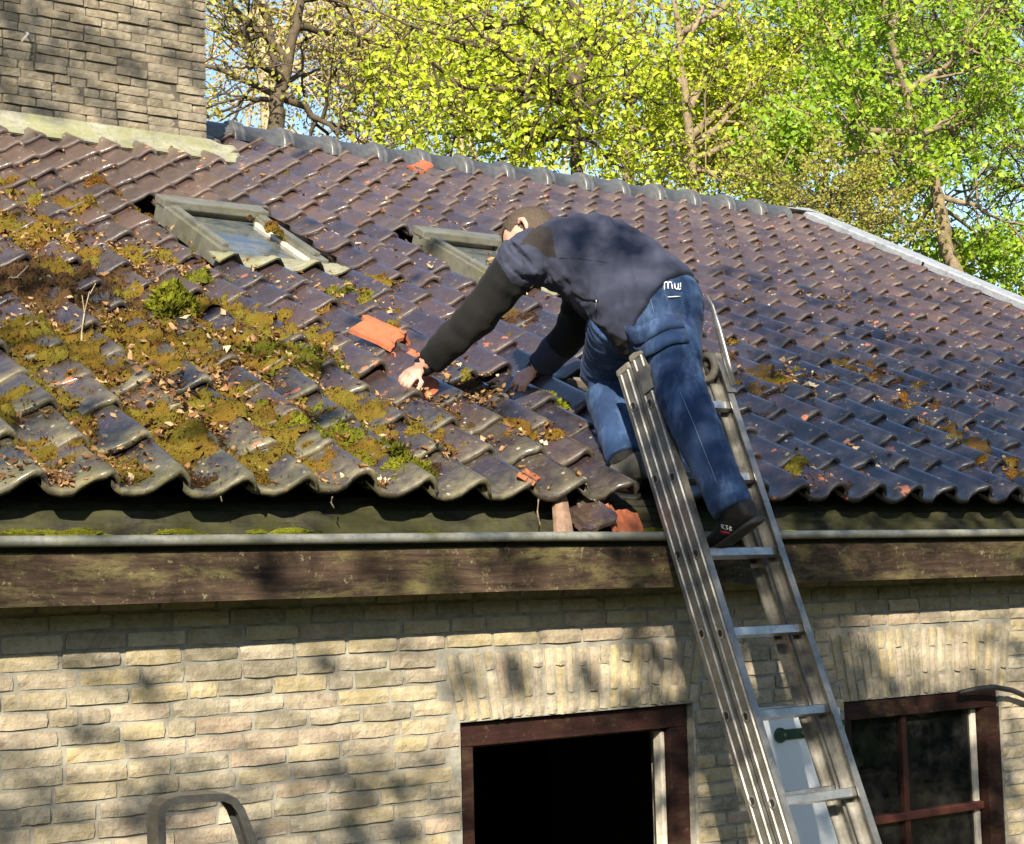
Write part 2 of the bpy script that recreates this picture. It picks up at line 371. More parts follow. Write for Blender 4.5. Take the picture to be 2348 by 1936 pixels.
# bricks ---------------------------------------------------------------
def brick_mesh(L, H, k, amp=.0042, depth=.028, proud=.0078):
    r = random.Random(k * 77 + 5); nx, nz = 6, 3; v = []; f = []
    off = r.random() * 50
    for j in range(nz):
        for i in range(nx):
            x = L * i / (nx - 1) - L / 2; z = H * j / (nz - 1) - H / 2
            e = (i in (0, nx - 1)) + (j in (0, nz - 1))
            y = -proud + (.0022 if e == 1 else .0045 if e == 2 else 0) + amp * noise.noise(Vector((x * 40, z * 60, off))) * .75
            if e: x += r.uniform(-1, 1) * amp * .5; z += r.uniform(-1, 1) * amp * .38
            if e == 2: x *= .99; z *= .95
            v.append((x, y, z))
    for j in range(nz - 1):
        for i in range(nx - 1): a = j * nx + i; f.append((a, a + 1, a + nx + 1, a + nx))
    ring = [i for i in range(nx)] + [j * nx + nx - 1 for j in range(1, nz)] + [(nz - 1) * nx + i for i in range(nx - 2, -1, -1)] + [j * nx for j in range(nz - 2, 0, -1)]
    k0 = len(v); v += [(v[i][0], depth - proud, v[i][2]) for i in ring]; n = len(ring)
    f += [(ring[i], k0 + i, k0 + (i + 1) % n, ring[(i + 1) % n]) for i in range(n)]
    return v, f
BL, BH, CP, JT = .163, .0412, .0497, .0105
def brick_set(mat, sizes):
    out = {}
    for key, (L, H, n) in sizes.items(): out[key] = [mesh('brick', *brick_mesh(L, H, i + len(key) * 10), mat) for i in range(n)]
    return out
specs = []          # (matrix, meshkey, variant, screen area)
BS = brick_set('yellow_brick', {'full': (BL, BH, 8), 'half': (.076, BH, 4), 'three': (.118, BH, 4)})
LEN = {'full': BL, 'half': .076, 'three': .118}
AR1 = (-.20, .775, 1.912, 2.119); AR2 = (1.462, 2.385, 1.868, 2.118)   # flat brick arches
def blocked(x0, x1, z):
    segs = []
    for (a, b, top) in (DOOR, WIN):
        if z < top + .004 and z > (.85 if top == WIN[2] else -1): segs.append((a, b))
    for (a, b, z0, z1) in (AR1, AR2):
        if z0 - .02 < z < z1 + .012:
            t = (z - z0) / (z1 - z0); segs.append((a - .045 * t, b + .045 * t))
    return segs
zc = 2.130 + BH / 2 + .003
rows = [zc + CP * k for k in range(-36, 7)]
BX0, BX1 = -2.6, 3.3
for ri, z in enumerate(rows):
    x = BX0 + [0, -.087, -.04, -.13][ri % 4] + random.uniform(-.012, .012)
    bl = blocked(0, 0, z)
    while x < BX1:
        key = random.choices(['full', 'half', 'three'], [.86, .08, .06])[0]; L = LEN[key]
        nxt = x + L + JT + random.uniform(-.003, .003)
        hit = [s for s in bl if x + L > s[0] - .006 and x < s[1] + .006]
        if hit:
            s0 = hit[0]; gap = s0[0] - .008 - x
            fit = [k for k in ('full', 'three', 'half') if LEN[k] <= gap + .03]
            if fit and gap > .05:
                kf = fit[0]; specs.append((x + gap / 2, z, kf, gap / LEN[kf]))
            x = s0[1] + .010; continue
        specs.append((x + L / 2, z, key, 1.)); x = nxt
specs_m = []
for (x, z, key, sx) in specs:
    mw = Matrix.Translation((x, random.uniform(-.003, .003) + T0, z + random.uniform(-.0018, .0018))) @ Matrix.Rotation(random.uniform(-.010, .010), 4, 'Y') @ Matrix.Rotation(random.uniform(-.012, .012), 4, 'Z') @ Matrix.Diagonal((sx * random.uniform(.97, 1.02), 1, random.uniform(.9, 1.06), 1))
    px, py, d = proj((x, 0, z)); inside = 0 < px + 40 and px - 40 < 2348 and py - 10 < 1936
    # hidden behind ladder / eave boxes count less
    specs_m.append((inside * sx * LEN[key] / d ** 2 if d > 0 else 0, mw, key))
specs_m.sort(key=lambda q: -q[0])
NWALL = 300
for a, mw, key in specs_m[:NWALL]:
    o = link('brick', random.choice(BS[key]), wall); o.matrix_world = mw
def merge(items, name, mat, parent, smooth=False, attrs=()):
    V = []; F = []; R = []; k = 0; EX = {a: [] for a in attrs}
    cache = {}
    for mw, me in items:
        if me.name not in cache:
            co = np.empty(len(me.vertices) * 3, np.float32); me.vertices.foreach_get('co', co)
            cache[me.name] = (co.reshape(-1, 3), [tuple(p.vertices) for p in me.polygons], {a: np.array([d.value for d in me.attributes[a].data]) for a in attrs})
        co, fs, ex = cache[me.name]; A = np.array(mw)
        V.append(co @ A[:3, :3].T + A[:3, 3]); F += [tuple(i + k for i in f) for f in fs]; R.append(np.full(len(co), random.random())); k += len(co)
        for a in attrs: EX[a].append(ex[a])
    V = np.concatenate(V); me = bpy.data.meshes.new(name); me.from_pydata(V.tolist(), [], F); me.update()
    a = me.attributes.new('rnd', 'FLOAT', 'POINT'); a.data.foreach_set('value', np.concatenate(R))
    for q in attrs: a = me.attributes.new(q, 'FLOAT', 'POINT'); a.data.foreach_set('value', np.concatenate(EX[q]))
    me.materials.append(M[mat])
    if smooth: me.polygons.foreach_set('use_smooth', [True] * len(me.polygons))
    return link(name, me, parent, kind='stuff')
merge([(mw, random.choice(BS[key])) for a, mw, key in specs_m[NWALL:]], 'brickwork', 'yellow_brick', wall)
# flat arches of upright bricks: two pieces per column, alternately long over short
AS = brick_set('yellow_brick', {'long': (.142, .033, 5), 'short': (.056, .033, 4)})
for (a, b, z0, z1) in (AR1, AR2):
    nn_ = int(round((b - a) / .0432)); H = z1 - z0
    for i in range(nn_):
        t = (i + .5) / nn_; xb = a + (b - a) * t; lean = (t - .5) * 2 * .20
        lo_short = i % 2 == 0
        pieces = [('short', .029), ('long', .134)] if lo_short else [('long', .072), ('short', .177)]; fH = H / .207
        for key, zz in pieces:
            sc = random.uniform(.95, 1.04) * fH; zz *= fH
            x = xb + math.tan(lean) * zz
            mw = Matrix.Translation((x, T0 + random.uniform(-.004, .003), z0 + zz - .002 + random.uniform(-.003, .003))) @ Matrix.Rotation(lean, 4, 'Y') @ Matrix.Rotation(math.pi / 2, 4, 'Y') @ Matrix.Diagonal((sc, 1, random.uniform(.9, 1.08), 1))
            o = link('arch_brick', random.choice(AS[key]), wall); o.matrix_world = mw
# frames ---------------------------------------------------------------
def framebox(name, parts, mat, parent, bevel=.004):
    mb = MB()
    for p in parts: mb.box(*p)
    return mb.build(name, mat, parent, bevel=bevel)
dx0, dx1, dz = DOOR
df = framebox('door_frame', [(dx0 + .006, dx1 - .006, .035, .125, dz - .078, dz - .006)], 'brown_frame', house)
framebox('jamb', [(dx0 + .006, dx0 + .062, .036, .124, 0, dz - .0785)], 'brown_frame', df)
framebox('jamb', [(dx1 - .085, dx1 - .006, .036, .124, 0, dz - .0785)], 'brown_frame', df)
framebox('rebate_strip', [(dx1 - .106, dx1 - .088, .06, .10, .05, dz - .09)], 'pale_wood', df)
framebox('rebate_strip', [(dx0 + .0625, dx0 + .067, .045, .12, .0, dz - .0805)], 'brown_frame', df, 0)
framebox('rebate_strip', [(dx0 + .07, dx1 - .12, .045, .12, dz - .0835, dz - .0795)], 'brown_frame', df, 0)
wx0, wx1, wz = WIN
wf = framebox('window', [(wx0 + .004, wx1 - .004, .020, .115, wz - .070, wz - .004)], 'brown_frame', house)
framebox('jamb', [(wx0 + .004, wx0 + .045, .021, .114, .86, wz - .0705)], 'brown_frame', wf)
framebox('jamb', [(wx1 - .085, wx1 - .004, .010, .114, .86, wz - .0705)], 'brown_frame', wf)
wzb = .95
mxx = wx0 + .355; mzz = 1.415
framebox('mullion', [(mxx - .014, mxx + .014, .048, .085, wzb, wz - .074)], 'red_frame', wf)
framebox('transom', [(wx0 + .05, wx1 - .088, .036, .092, mzz - .014, mzz + .016)], 'red_frame', wf)
framebox('transom', [(wx0 + .05, wx1 - .088, .037, .091, wzb - .03, wzb)], 'red_frame', wf)
framebox('sash_stile', [(wx1 - .118, wx1 - .090, .055, .090, wzb + .001, wz - .076)], 'pale_wood', wf)
for (a, b) in ((wx0 + .047, mxx - .0145), (mxx + .0145, wx1 - .119)):
    for (c, d) in ((wzb + .002, mzz - .0145), (mzz + .0165, wz - .0715)):
        mb = MB(); mb.box(a, b, .066, .071, c, d); mb.build('pane', 'window_glass', wf)
# eave: wooden box gutter with zinc lining ------------------------------
FY = -.18; zb = onY(0, 1394.5, FY)[2]; zt = onY(0, 1270, FY)[2]
mb = MB(); mb.sweepx([(FY, zb), (FY, zt), (FY + .022, zt), (FY + .022, zb)], XL - .1, XR + .12, nseg=60, wob=.004)
fascia = mb.build('fascia_board', 'fascia_wood', house)
mb = MB(); mb.box(XL - .09, XR + .11, FY + .024, T0 - .02, zb + .030, zb + .050); mb.build('gutter_soffit', 'batten_wood', house)
zr1 = onY(0, 1228, FY - .035)[2]; zr0 = onY(0, 1256, FY - .035)[2]; rc = (zr1 + zr0) / 2; rr = (zr1 - zr0) / 2
pf = [(FY - .022 + rr * 1.05 * math.cos(a), rc + rr * math.sin(a)) for a in np.linspace(0, 2 * math.pi, 11)[:-1]]
mb = MB(); mb.sweepx(pf, XL - .11, XR + .125, nseg=60, wob=.003); gut = mb.build('gutter_rim', 'gutter_zinc', house, smooth=True)
zE = P0[2]
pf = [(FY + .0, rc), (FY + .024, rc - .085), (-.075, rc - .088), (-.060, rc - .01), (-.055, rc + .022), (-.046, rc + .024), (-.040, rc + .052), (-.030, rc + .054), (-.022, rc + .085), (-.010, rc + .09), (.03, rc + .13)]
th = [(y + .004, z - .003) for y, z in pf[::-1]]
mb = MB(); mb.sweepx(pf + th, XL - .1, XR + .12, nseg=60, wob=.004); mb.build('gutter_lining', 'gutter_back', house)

# ------------------------------------------------------------------ roof
def obox(mb, x0, x1, s0, s1, h0, h1):
    v = [rp(x, s, h) for h in (h0, h1) for s in (s0, s1) for x in (x0, x1)]
    return mb.add(v, [(0, 2, 3, 1), (4, 5, 7, 6), (0, 1, 5, 4), (2, 6, 7, 3), (0, 4, 6, 2), (1, 3, 7, 5)])
mb = MB(); obox(mb, XL, XR, .09, RIDGE_S + .10, -.075, -.05)
roof = mb.build('roof', 'underlay', house)
ridge_y = rp(0, RIDGE_S)[1]; ridge_z = rp(0, RIDGE_S)[2]
mb = MB(); rl = 5.3
v = []
for h in (-.075, .04):
    for (y, z) in ((ridge_y + .03, ridge_z + h), (ridge_y + .03 + rl * math.cos(TH), ridge_z + h - rl * math.sin(TH))): v += [(XL, y, z), (XR, y, z)]
mb.add(v, [(0, 1, 3, 2), (4, 6, 7, 5), (0, 4, 5, 1), (2, 3, 7, 6), (0, 2, 6, 4), (1, 5, 7, 3)]); mb.build('rear_roof', 'ridge_clay', house)

def tile_mesh(k, u0=0, u1=11, broken=False):
    r = random.Random(k); us = PU; ys = [0, .004, .026, .15, TLEN]; v = []; lip = []; nu = len(us)
    warp = r.uniform(-1, 1) * .003; cu = r.uniform(.1, .95); chip = r.uniform(.008, .022) if k % 3 == 0 else 0.
    for j, y in enumerate(ys):
        for u, h in zip(us, PH):
            z = h + LIFT * (1 - y / ROW) + warp * math.sin(u * 5 + j)
            z += (-.005 if j == 0 else .0012 if j == 2 else 0) + r.uniform(-.0006, .0006)
            yy = y + ((r.uniform(-.003, .003) + (chip if abs(u - cu) < .16 else 0)) if j < 3 else 0)
            v.append((u * TW, yy, z)); lip.append(1. if j < 2 else .75 if j == 2 else .05 if j == 3 else 0.)
    n = len(ys); f = [(j * nu + i, j * nu + i + 1, (j + 1) * nu + i + 1, (j + 1) * nu + i) for j in range(n - 1) for i in range(nu - 1)]
    b = len(v); th_ = .0165
    v += [(x, y, z - th_) for x, y, z in v[:nu]]; lip += [1.] * nu                       # front underside
    v += [(x, .10, z - .014 - LIFT * .1 / ROW + .007) for x, y, z in v[:nu]]; lip += [0.] * nu
    f += [(b + i, b + i + 1, i + 1, i) for i in range(nu - 1)] + [(b + nu + i, b + nu + i + 1, b + i + 1, b + i) for i in range(nu - 1)]
    b2 = len(v); v += [(v[j * nu + nu - 1][0], v[j * nu + nu - 1][1], v[j * nu + nu - 1][2] - .014) for j in range(n)]; lip += [.4] * n
    f += [(j * nu + nu - 1, b2 + j, b2 + j + 1, (j + 1) * nu + nu - 1) for j in range(n - 1)]
    me = mesh('tile', v, f, 'glazed_tile', True)
    a = me.attributes.new('lip', 'FLOAT', 'POINT'); a.data.foreach_set('value', lip)
    return me
TM = [tile_mesh(k) for k in range(16)]
from mathutils import Euler
def in_poly(x, y, poly):
    c = False; n = len(poly)
    for i in range(n):
        (x1, y1), (x2, y2) = poly[i], poly[(i + 1) % n]
        if (y1 > y) != (y2 > y) and x < (x2 - x1) * (y - y1) / (y2 - y1) + x1: c = not c
    return c
SKY = [(-.005, .515, 2.47, 3.24), (1.375, 1.895, 2.47, 3.22)]      # skylights x0,x1,s0,s1
CH = (-1.0, .860, 4.69)                                           # chimney x0,x1, s of the front
hole = [(1285, 880), (1390, 850), (1480, 930), (1560, 1160), (1425, 1180), (1400, 1090), (1375, 985)]
hole_rs = [rpx(*q) for q in hole]
nrow = int((RIDGE_S - .02) / ROW) + 1
tiles = []; c0 = int(math.floor((XL - X0) / TW)); c1 = int(math.floor((X_VERGE - X0) / TW))
lifted = {}
for c in range(c0, c1):
    for r in range(nrow):
        x = X0 + c * TW; s = r * ROW; cx, cs = x + TW * .5, s + ROW * .5
        if cs > RIDGE_S + .05: continue
        if x < CH[1] - .05 and s > CH[2] - .10 and x + TW > CH[0] + .05: continue
        if any(x + TW * .95 > a and x + TW * .12 < b and s + .20 > d and s < e - .03 for a, b, d, e in SKY): continue
        if in_poly(cx, cs, hole_rs): continue
        px, py, dd = proj(rp(cx, cs, .03))
        old = max(0, min(1, (1.2 - cx) / 2)) * max(0, min(1, (3.4 - cs) / 2))
        j = .55 + .9 * old
        ds = random.gauss(0, .006 * j); dh = abs(random.gauss(0, .004 * j)); rz = random.gauss(0, .016 * j); ry = random.gauss(0, .022 * j); rx = random.gauss(0, .010 * j)
        if 1010 < px < 1390 and 800 < py < 890: ds += .07; dh += .02; rx += .02       # pushed up by the roofer
        mw = rmat(x, s + ds, dh, rx, ry, rz)
        area = 0
        if -80 < px < 2428 and 250 < py < 1936: area = 1 / dd ** 2
        tiles.append((area, mw))
tiles.sort(key=lambda q: -q[0])
for a, mw in tiles[:300]:
    o = link('tile', random.choice(TM), roof); o.matrix_world = mw
merge([(mw, random.choice(TM)) for a, mw in tiles[300:]], 'tile_courses', 'glazed_tile', roof, True, ('lip',))
# a few red clay tiles glimpsed among the others
for r in range(0, 5):                                            # battens, seen where the tiles are off
    mb = MB(); obox(mb, -.3, 1.3, (r + 1) * ROW - .005, (r + 1) * ROW + .035, -.050, -.022); mb.build('batten', 'batten_wood', roof)
# ridge tiles ------------------------------------------------------------
def ridge_mesh(k):
    prof = [(math.cos(a), math.sin(a)) for a in np.linspace(-.15, math.pi + .15, 11)]
    v = []; f = []; xs = [(0, 1.20), (.012, 1.24), (.040, 1.24), (.048, 1.13), (.062, 1.18), (.078, 1.18), (.086, 1.02), (.345, 1.0)]
    for x, sc in xs:
        for a, b in prof: v.append((x, a * .110 * sc, b * .105 * sc - .01))
    n = len(prof)
    for i in range(len(xs) - 1):
        for k_ in range(n - 1): f.append((i * n + k_, i * n + k_ + 1, (i + 1) * n + k_ + 1, (i + 1) * n + k_))
    b = len(v); v += [(xs[0][0], a * .10, c * .09 - .012) for a, c in prof]; f += [(k_, b + k_, b + k_ + 1, k_ + 1) for k_ in range(n - 1)]
    return mesh('ridge_tile', v, f, 'ridge_clay', True)
RMs = ridge_mesh(0); x = .88
while x < X_VERGE - .3:
    o = link('ridge_tile', RMs, roof)
    o.matrix_world = Matrix.Translation((x, ridge_y + .035 + random.uniform(-.005, .005), ridge_z + .034 + random.uniform(-.004, .004))) @ Euler((random.uniform(-.03, .03), random.uniform(-.008, .008), random.uniform(-.01, .01))).to_matrix().to_4x4(); x += .327
# verge capping ------------------------------------------------------------
mb = MB(); obox(mb, X_VERGE + .0, X_VERGE + .028, -.05, RIDGE_S + .06, -.10, .085); mb.build('verge_board', 'fascia_wood', house)
s0 = -.06
for k in range(4):
    s1 = s0 + 1.36 if k < 3 else RIDGE_S + .13
    mb = MB()
    hh = .09 + .0015 * k
    prof = [(X_VERGE - .030, hh - .035), (X_VERGE - .030, hh + .004), (X_VERGE - .015, hh + .014), (X_VERGE + .115, hh + .020), (X_VERGE + .125, hh + .014), (X_VERGE + .125, hh - .10), (X_VERGE + .119, hh - .10), (X_VERGE + .117, hh + .004), (X_VERGE - .022, hh - .004), (X_VERGE - .024, hh - .035)]
    n = len(prof); mb.add([rp(x, s, h) for s in (s0, s1) for x, h in prof], [(i, (i + 1) % n, n + (i + 1) % n, n + i) for i in range(n)] + [tuple(range(n))[::-1], tuple(range(n, 2 * n))])
    mb.build('verge_cap', 'verge_zinc', house); s0 = s1 - .02
mb = MB(); mb.box(X_VERGE - .20, X_VERGE + .10, ridge_y - .05, ridge_y + .13, ridge_z + .105, ridge_z + .113); mb.build('ridge_end_plate', 'verge_zinc', house)
# skylights ------------------------------------------------------------
for (x0, x1, sa, sb) in SKY:
    mb = MB(); hT = .090
    obox(mb, x0, x0 + .060, sa, sb, -.02, hT - .02); obox(mb, x1 - .060, x1, sa, sb, -.021, hT - .021)
    obox(mb, x0 + .061, x1 - .061, sa + .002, sa + .05, -.02, hT - .050); obox(mb, x0 + .061, x1 - .061, sb - .06, sb - .001, -.02, hT - .03)
    skl = mb.build('skylight', 'skylight_grey', house, bevel=.004)
    mb = MB(); obox(mb, x0 + .022, x0 + .057, sa + .05, sb - .12, hT - .0195, hT - .004); mb.build('cover_strip', 'skylight_grey', skl, bevel=.003)
    mb = MB(); obox(mb, x1 - .057, x1 - .022, sa + .05, sb - .12, hT - .0205, hT - .004); mb.build('cover_strip', 'skylight_grey', skl, bevel=.003)
    mb = MB(); obox(mb, x0 - .005, x1 + .005, sb - .10, sb + .015, hT - .028, hT + .010); mb.build('top_cover', 'skylight_grey', skl, bevel=.006)
    for q in (x0 + .0615, x1 - .0755):
        mb = MB(); obox(mb, q, q + .014, sa + .061, sb - .131, hT - .070, hT - .040); mb.build('glazing_bar', 'pale_wood', skl)
    mb = MB(); obox(mb, x0 + .0605, x1 - .0605, sa + .0505, sb - .0605, hT - .066, hT - .056); mb.build('glass', 'skylight_glass', skl)
    # lead apron dressed over the tiles below
    nx = 33; V = []; F = []
    for j, s in enumerate(np.linspace(sa + .012, sa - .115, 6)):
        for i in range(nx):
            xx = x0 - .05 + (x1 - x0 + .10) * i / (nx - 1); t = j / 5
            wav = theight(xx, s) + .012
            e = 0.02 * noise.noise(Vector((xx * 9, 4, sa))) if j == 5 else 0
            V.append(rp(xx, s + e, (1 - t) * .055 + t * wav if t < .5 else max(wav, (1 - t) * .055 + t * wav)))
    F = [(j * nx + i, j * nx + i + 1, (j + 1) * nx + i + 1, (j + 1) * nx + i) for j in range(5) for i in range(nx - 1)]
    k0 = len(V); V += [p - NV * .006 for p in V]; F += [tuple(k0 + q for q in f[::-1]) for f in F]
    link('lead_apron', mesh('lead_apron', V, F, 'lichen_lead', True), skl)
# chimney ------------------------------------------------------------
cb = rp(0, CH[2], .0); cy, cz = cb[1], cb[2]; CT = cz + 1.55; CD = 1.0
mb = MB(); mb.box(CH[0] + .012, CH[1] - .012, cy + .014, cy + CD, cz - .25, CT); chim = mb.build('chimney', 'chimney_mortar', house)
CS = brick_set('chimney_brick', {'full': (.170, .043, 6), 'half': (.082, .043, 3)})
CPc = .0495; cl = []
for ri in range(int((CT - cz) / CPc)):
    z = cz + .035 + ri * CPc
    x = CH[0] + [0, -.09][ri % 2] + random.uniform(-.01, .01)
    while x < CH[1] - .02:
        key = random.choices(['full', 'half'], [.8, .2])[0]; L = .170 if key == 'full' else .082
        if x + L > CH[1] - .004: L2 = CH[1] - x
        else: L2 = L
        if x >= CH[0] - .02 and L2 > .03:
            px, py, d = proj((x, cy, z)); cl.append((1 if px > -60 and py > -30 else 0, Matrix.Translation((x + L2 / 2, cy + .014 + random.uniform(-.009, .006), z + random.uniform(-.003, .003))) @ Matrix.Rotation(random.uniform(-.02, .02), 4, 'Y') @ Matrix.Rotation(random.uniform(-.03, .03), 4, 'Z') @ Matrix.Diagonal((L2 / L, 1, random.uniform(.92, 1.08), 1)), key))
        x += L2 + .008
    # side faces (right side turned away from the camera)
    y = cy + .02 + [0, .09][ri % 2]
    while y < cy + CD - .1:
        cl.append((0, Matrix.Translation((CH[1] - .014, y + .085, z)) @ Matrix.Rotation(math.pi / 2, 4, 'Z'), 'full')); y += .178
vis = [c for c in cl if c[0]]; hid = [c for c in cl if not c[0]]
for a, mw, key in vis[:300]:
    o = link('chimney_brick', random.choice(CS[key]), chim); o.matrix_world = mw
merge([(mw, random.choice(CS[key])) for a, mw, key in hid + vis[300:]], 'chimney_brickwork', 'chimney_brick', chim)
# lead flashing at the chimney foot: a flat apron, the tile crests of the top course rise through its edge
nx = 90; V = []; F = []; xa, xb = CH[0] - .06, CH[1] + .24
for j in range(6):
    t = j / 5
    for i in range(nx):
        xx = xa + (xb - xa) * i / (nx - 1); right = max(0., min(1., (xx - CH[1]) / .24))
        s = CH[2] + .004 - .15 * t - (.05 * right if j else 0) - (.035 * noise.noise(Vector((xx * 5, 1, 7))) + .02 if j == 5 else 0)
        h = .100 * (1 - t) ** 1.3 + .042 * t + .006 * noise.noise(Vector((xx * 7, t * 3, 2)))
        if j == 0: h = .115
        h = h * (1 - right) + (theight(xx, s) + .012) * right
        V.append(rp(xx, s, h))
F = [(j * nx + i, j * nx + i + 1, (j + 1) * nx + i + 1, (j + 1) * nx + i) for j in range(5) for i in range(nx - 1)]
k0 = len(V); V += [p - NV * .006 for p in V]; F += [tuple(k0 + q for q in f[::-1]) for f in F]
link('lead_flashing', mesh('lead_flashing', V, F, 'chimney_lead', True), chim)
mb = MB(); pn = onY(62, 72, cy); pe = onY(50, 95, cy - .08)
mb.tube([pn.tolist() if 0 else [pn[0], cy + .02, pn[2]], [pn[0] - .01, cy - .05, pn[2] - .03], pe.tolist()], .006, 6); mb.build('wall_tie', 'pale_wood', chim)

# ------------------------------------------------------------------ shutter, cable
sx0, sx1 = 1.03, 1.405
mb = MB(); mb.box(sx0, sx1, -.042, -.018, .80, 1.850)
sh = mb.build('window_shutter', 'white_paint', house, bevel=.003)
hz = 1.775; mb = MB(); mb.box(1.10, 1.345, -.0495, -.0425, hz - .018, hz + .018)
hg = mb.build('strap_hinge', 'green_metal', sh, bevel=.003)
mb = MB(); mb.tube([(1.100, -.052, hz), (1.100, -.0425, hz)], .026, 14); mb.build('hinge_end', 'green_metal', hg)
mb = MB(); mb.box(1.345, 1.385, -.058, -.0428, hz - .030, hz + .030); mb.box(1.385, 1.42, -.050, -.040, hz + .012, hz + .032); mb.box(1.385, 1.42, -.050, -.040, hz - .032, hz - .012); mb.build('hinge_knuckle', 'green_metal', hg, bevel=.003)
for xx in (1.115, 1.205, 1.29):
    mb = MB(); mb.tube([(xx, -.056, hz), (xx, -.0497, hz)], .006, 8); mb.build('bolt', 'aluminium', hg)
pc = [onY(2200, 1590, -.02), onY(2240, 1580, -.035), onY(2280, 1576, -.05), onY(2320, 1583, -.05), onY(2360, 1600, -.04), onY(2420, 1640, -.03)]
mb = MB(); mb.tube([p.tolist() for p in pc], .011, 8)
mb.build('cable_pipe', 'black_plastic', house, smooth=True)

# ------------------------------------------------------------------ ladder
BE = math.radians(68); LD = np.array([0, math.cos(BE), math.sin(BE)]); LN = np.array([0, -math.sin(BE), math.cos(BE)]); LX = np.array([1., 0, 0])
LO = np.array([.632, -.374, 2.405]); HW = .175; RS = .266
def lp(x, t, n): return LO + LX * x + LD * t + LN * n
def find_t(x, py):
    lo, hi = -1., 1.6
    for _ in range(40):
        m = (lo + hi) / 2
        if proj(lp(x, m, 0))[1] > py: lo = m
        else: hi = m
    return lo
TTOP = find_t(-HW, 822); TBOT = -(LO[2] - .015) / LD[2]
ladder = empty('extension_ladder', lp(0, TBOT, 0).tolist(), 'aluminium extension ladder leaning on the gutter under the roofer', 'ladder')
def lsweep(name, prof, t0, t1, mat, parent, bevel=0):
    mb = MB(); n = len(prof); mb.add([lp(x, t, q) for t in (t0, t1) for x, q in prof], [(i, (i + 1) % n, n + (i + 1) % n, n + i) for i in range(n)] + [tuple(range(n))[::-1], tuple(range(n, 2 * n))])
    return mb.build(name, mat, parent, bevel=bevel)
def place_world(o, parent):
    mw = o.matrix_world.copy(); o.parent = parent; o.matrix_parent_inverse = Matrix.Translation(-Vector(parent.location)); return o
stiles = []
for sec, (nc, tt) in enumerate(((0., TTOP + .012), (-.080, TTOP))):
    for sd in (-1, 1):
        wo = sd * HW; wi = sd * (HW - .003); fl = sd * (HW - .026)
        g_ = sd * (HW + .0035)
        prof = [(wo, nc - .034), (wo, nc - .026), (g_, nc - .022), (g_, nc - .016), (wo, nc - .012), (wo, nc + .012), (g_, nc + .016), (g_, nc + .022), (wo, nc + .026), (wo, nc + .034),
                (fl, nc + .034), (fl, nc + .029), (wi, nc + .029), (wi, nc - .029), (fl, nc - .029), (fl, nc - .034)]
        st = lsweep('stile', prof, TBOT, tt, 'dull_aluminium', None); place_world(st, ladder); stiles.append(st)
        cp = lsweep('end_cap', [(sd * (HW - .028), nc - .036), (sd * (HW + .005), nc - .036), (sd * (HW + .005), nc + .036), (sd * (HW - .028), nc + .036)], tt - .012, tt + .014, 'grey_plastic', None, .008); place_world(cp, st); cp.matrix_parent_inverse = Matrix.Translation(-Vector(ladder.location)) if 0 else cp.matrix_parent_inverse
        cp.parent = ladder; cp.matrix_parent_inverse = Matrix.Translation(-Vector(ladder.location))
    for k in range(-8, 3):
        t = k * RS + (0 if sec == 0 else .030)
        if t > tt - .05 or t < TBOT + .1: continue
        mb = MB(); prof = [(t - .014, nc - .015), (t - .014, nc + .015), (t + .010, nc + .018), (t + .014, nc + .012), (t + .014, nc - .012), (t + .010, nc - .018)]
        n = len(prof); mb.add([lp(x, a, q) for x in (-HW + .004, HW - .004) for a, q in prof], [(i, (i + 1) % n, n + (i + 1) % n, n + i) for i in range(n)] + [tuple(range(n))[::-1], tuple(range(n, 2 * n))])
        rg = mb.build('rung', 'aluminium', None); place_world(rg, ladder)
        if k >= -5:
            mb = MB(); ex = -HW - .0045
            ring = [(t + .014 * 1.25 * math.cos(a), nc + .012 * 1.2 * math.sin(a)) for a in np.linspace(0, 2 * math.pi, 13)[:-1]]; inn = [(t + .0145 * .85 * math.cos(a), nc + .012 * .85 * math.sin(a)) for a in np.linspace(0, 2 * math.pi, 13)[:-1]]
            m_ = 12; mb.add([lp(ex, a, q) for a, q in ring] + [lp(ex, a, q) for a, q in inn] + [lp(-HW + .002, a, q) for a, q in ring], [(i, (i + 1) % m_, m_ + (i + 1) % m_, m_ + i) for i in range(m_)] + [(i, 2 * m_ + i, 2 * m_ + (i + 1) % m_, (i + 1) % m_) for i in range(m_)])
            q_ = mb.build('rung_flare', 'aluminium', None); place_world(q_, ladder)
            mb = MB(); mb.add([lp(-HW - .0012, a, q) for a, q in inn], [tuple(range(12))]); q_ = mb.build('rung_hole_shade', 'black_plastic', None); place_world(q_, ladder)  # flat black disc: shade inside the hollow rung put into colour
# guide bracket and fly hook near the top
for sd in (-1, 1):
    q_ = lsweep('guide_bracket', [(sd * (HW + .004), -.012), (sd * (HW + .009), -.012), (sd * (HW + .009), .040), (sd * (HW - .03), .040), (sd * (HW - .03), .0355), (sd * (HW + .004), .0355)], TTOP - .13, TTOP - .045, 'dull_aluminium', None); place_world(q_, ladder)
mb = MB(); tp = TTOP - .06
pts = [lp(HW - .006, tp - .05, .05), lp(HW - .004, tp + .06, .055), lp(HW - .002, tp + .16, .06), lp(HW - .0, tp + .25, .065), lp(HW - .004, tp + .30, .06)]
mb.tube([p.tolist() for p in pts], [.010, .014, .014, .008, .004], 8, True, 0, .45); q_ = mb.build('fly_hook', 'aluminium', None, smooth=True); place_world(q_, ladder)
mb = MB(); c_ = lp(HW - .03, TTOP - .005, -.02); R_ = .042; V = []
nn1, nn2 = 18, 8
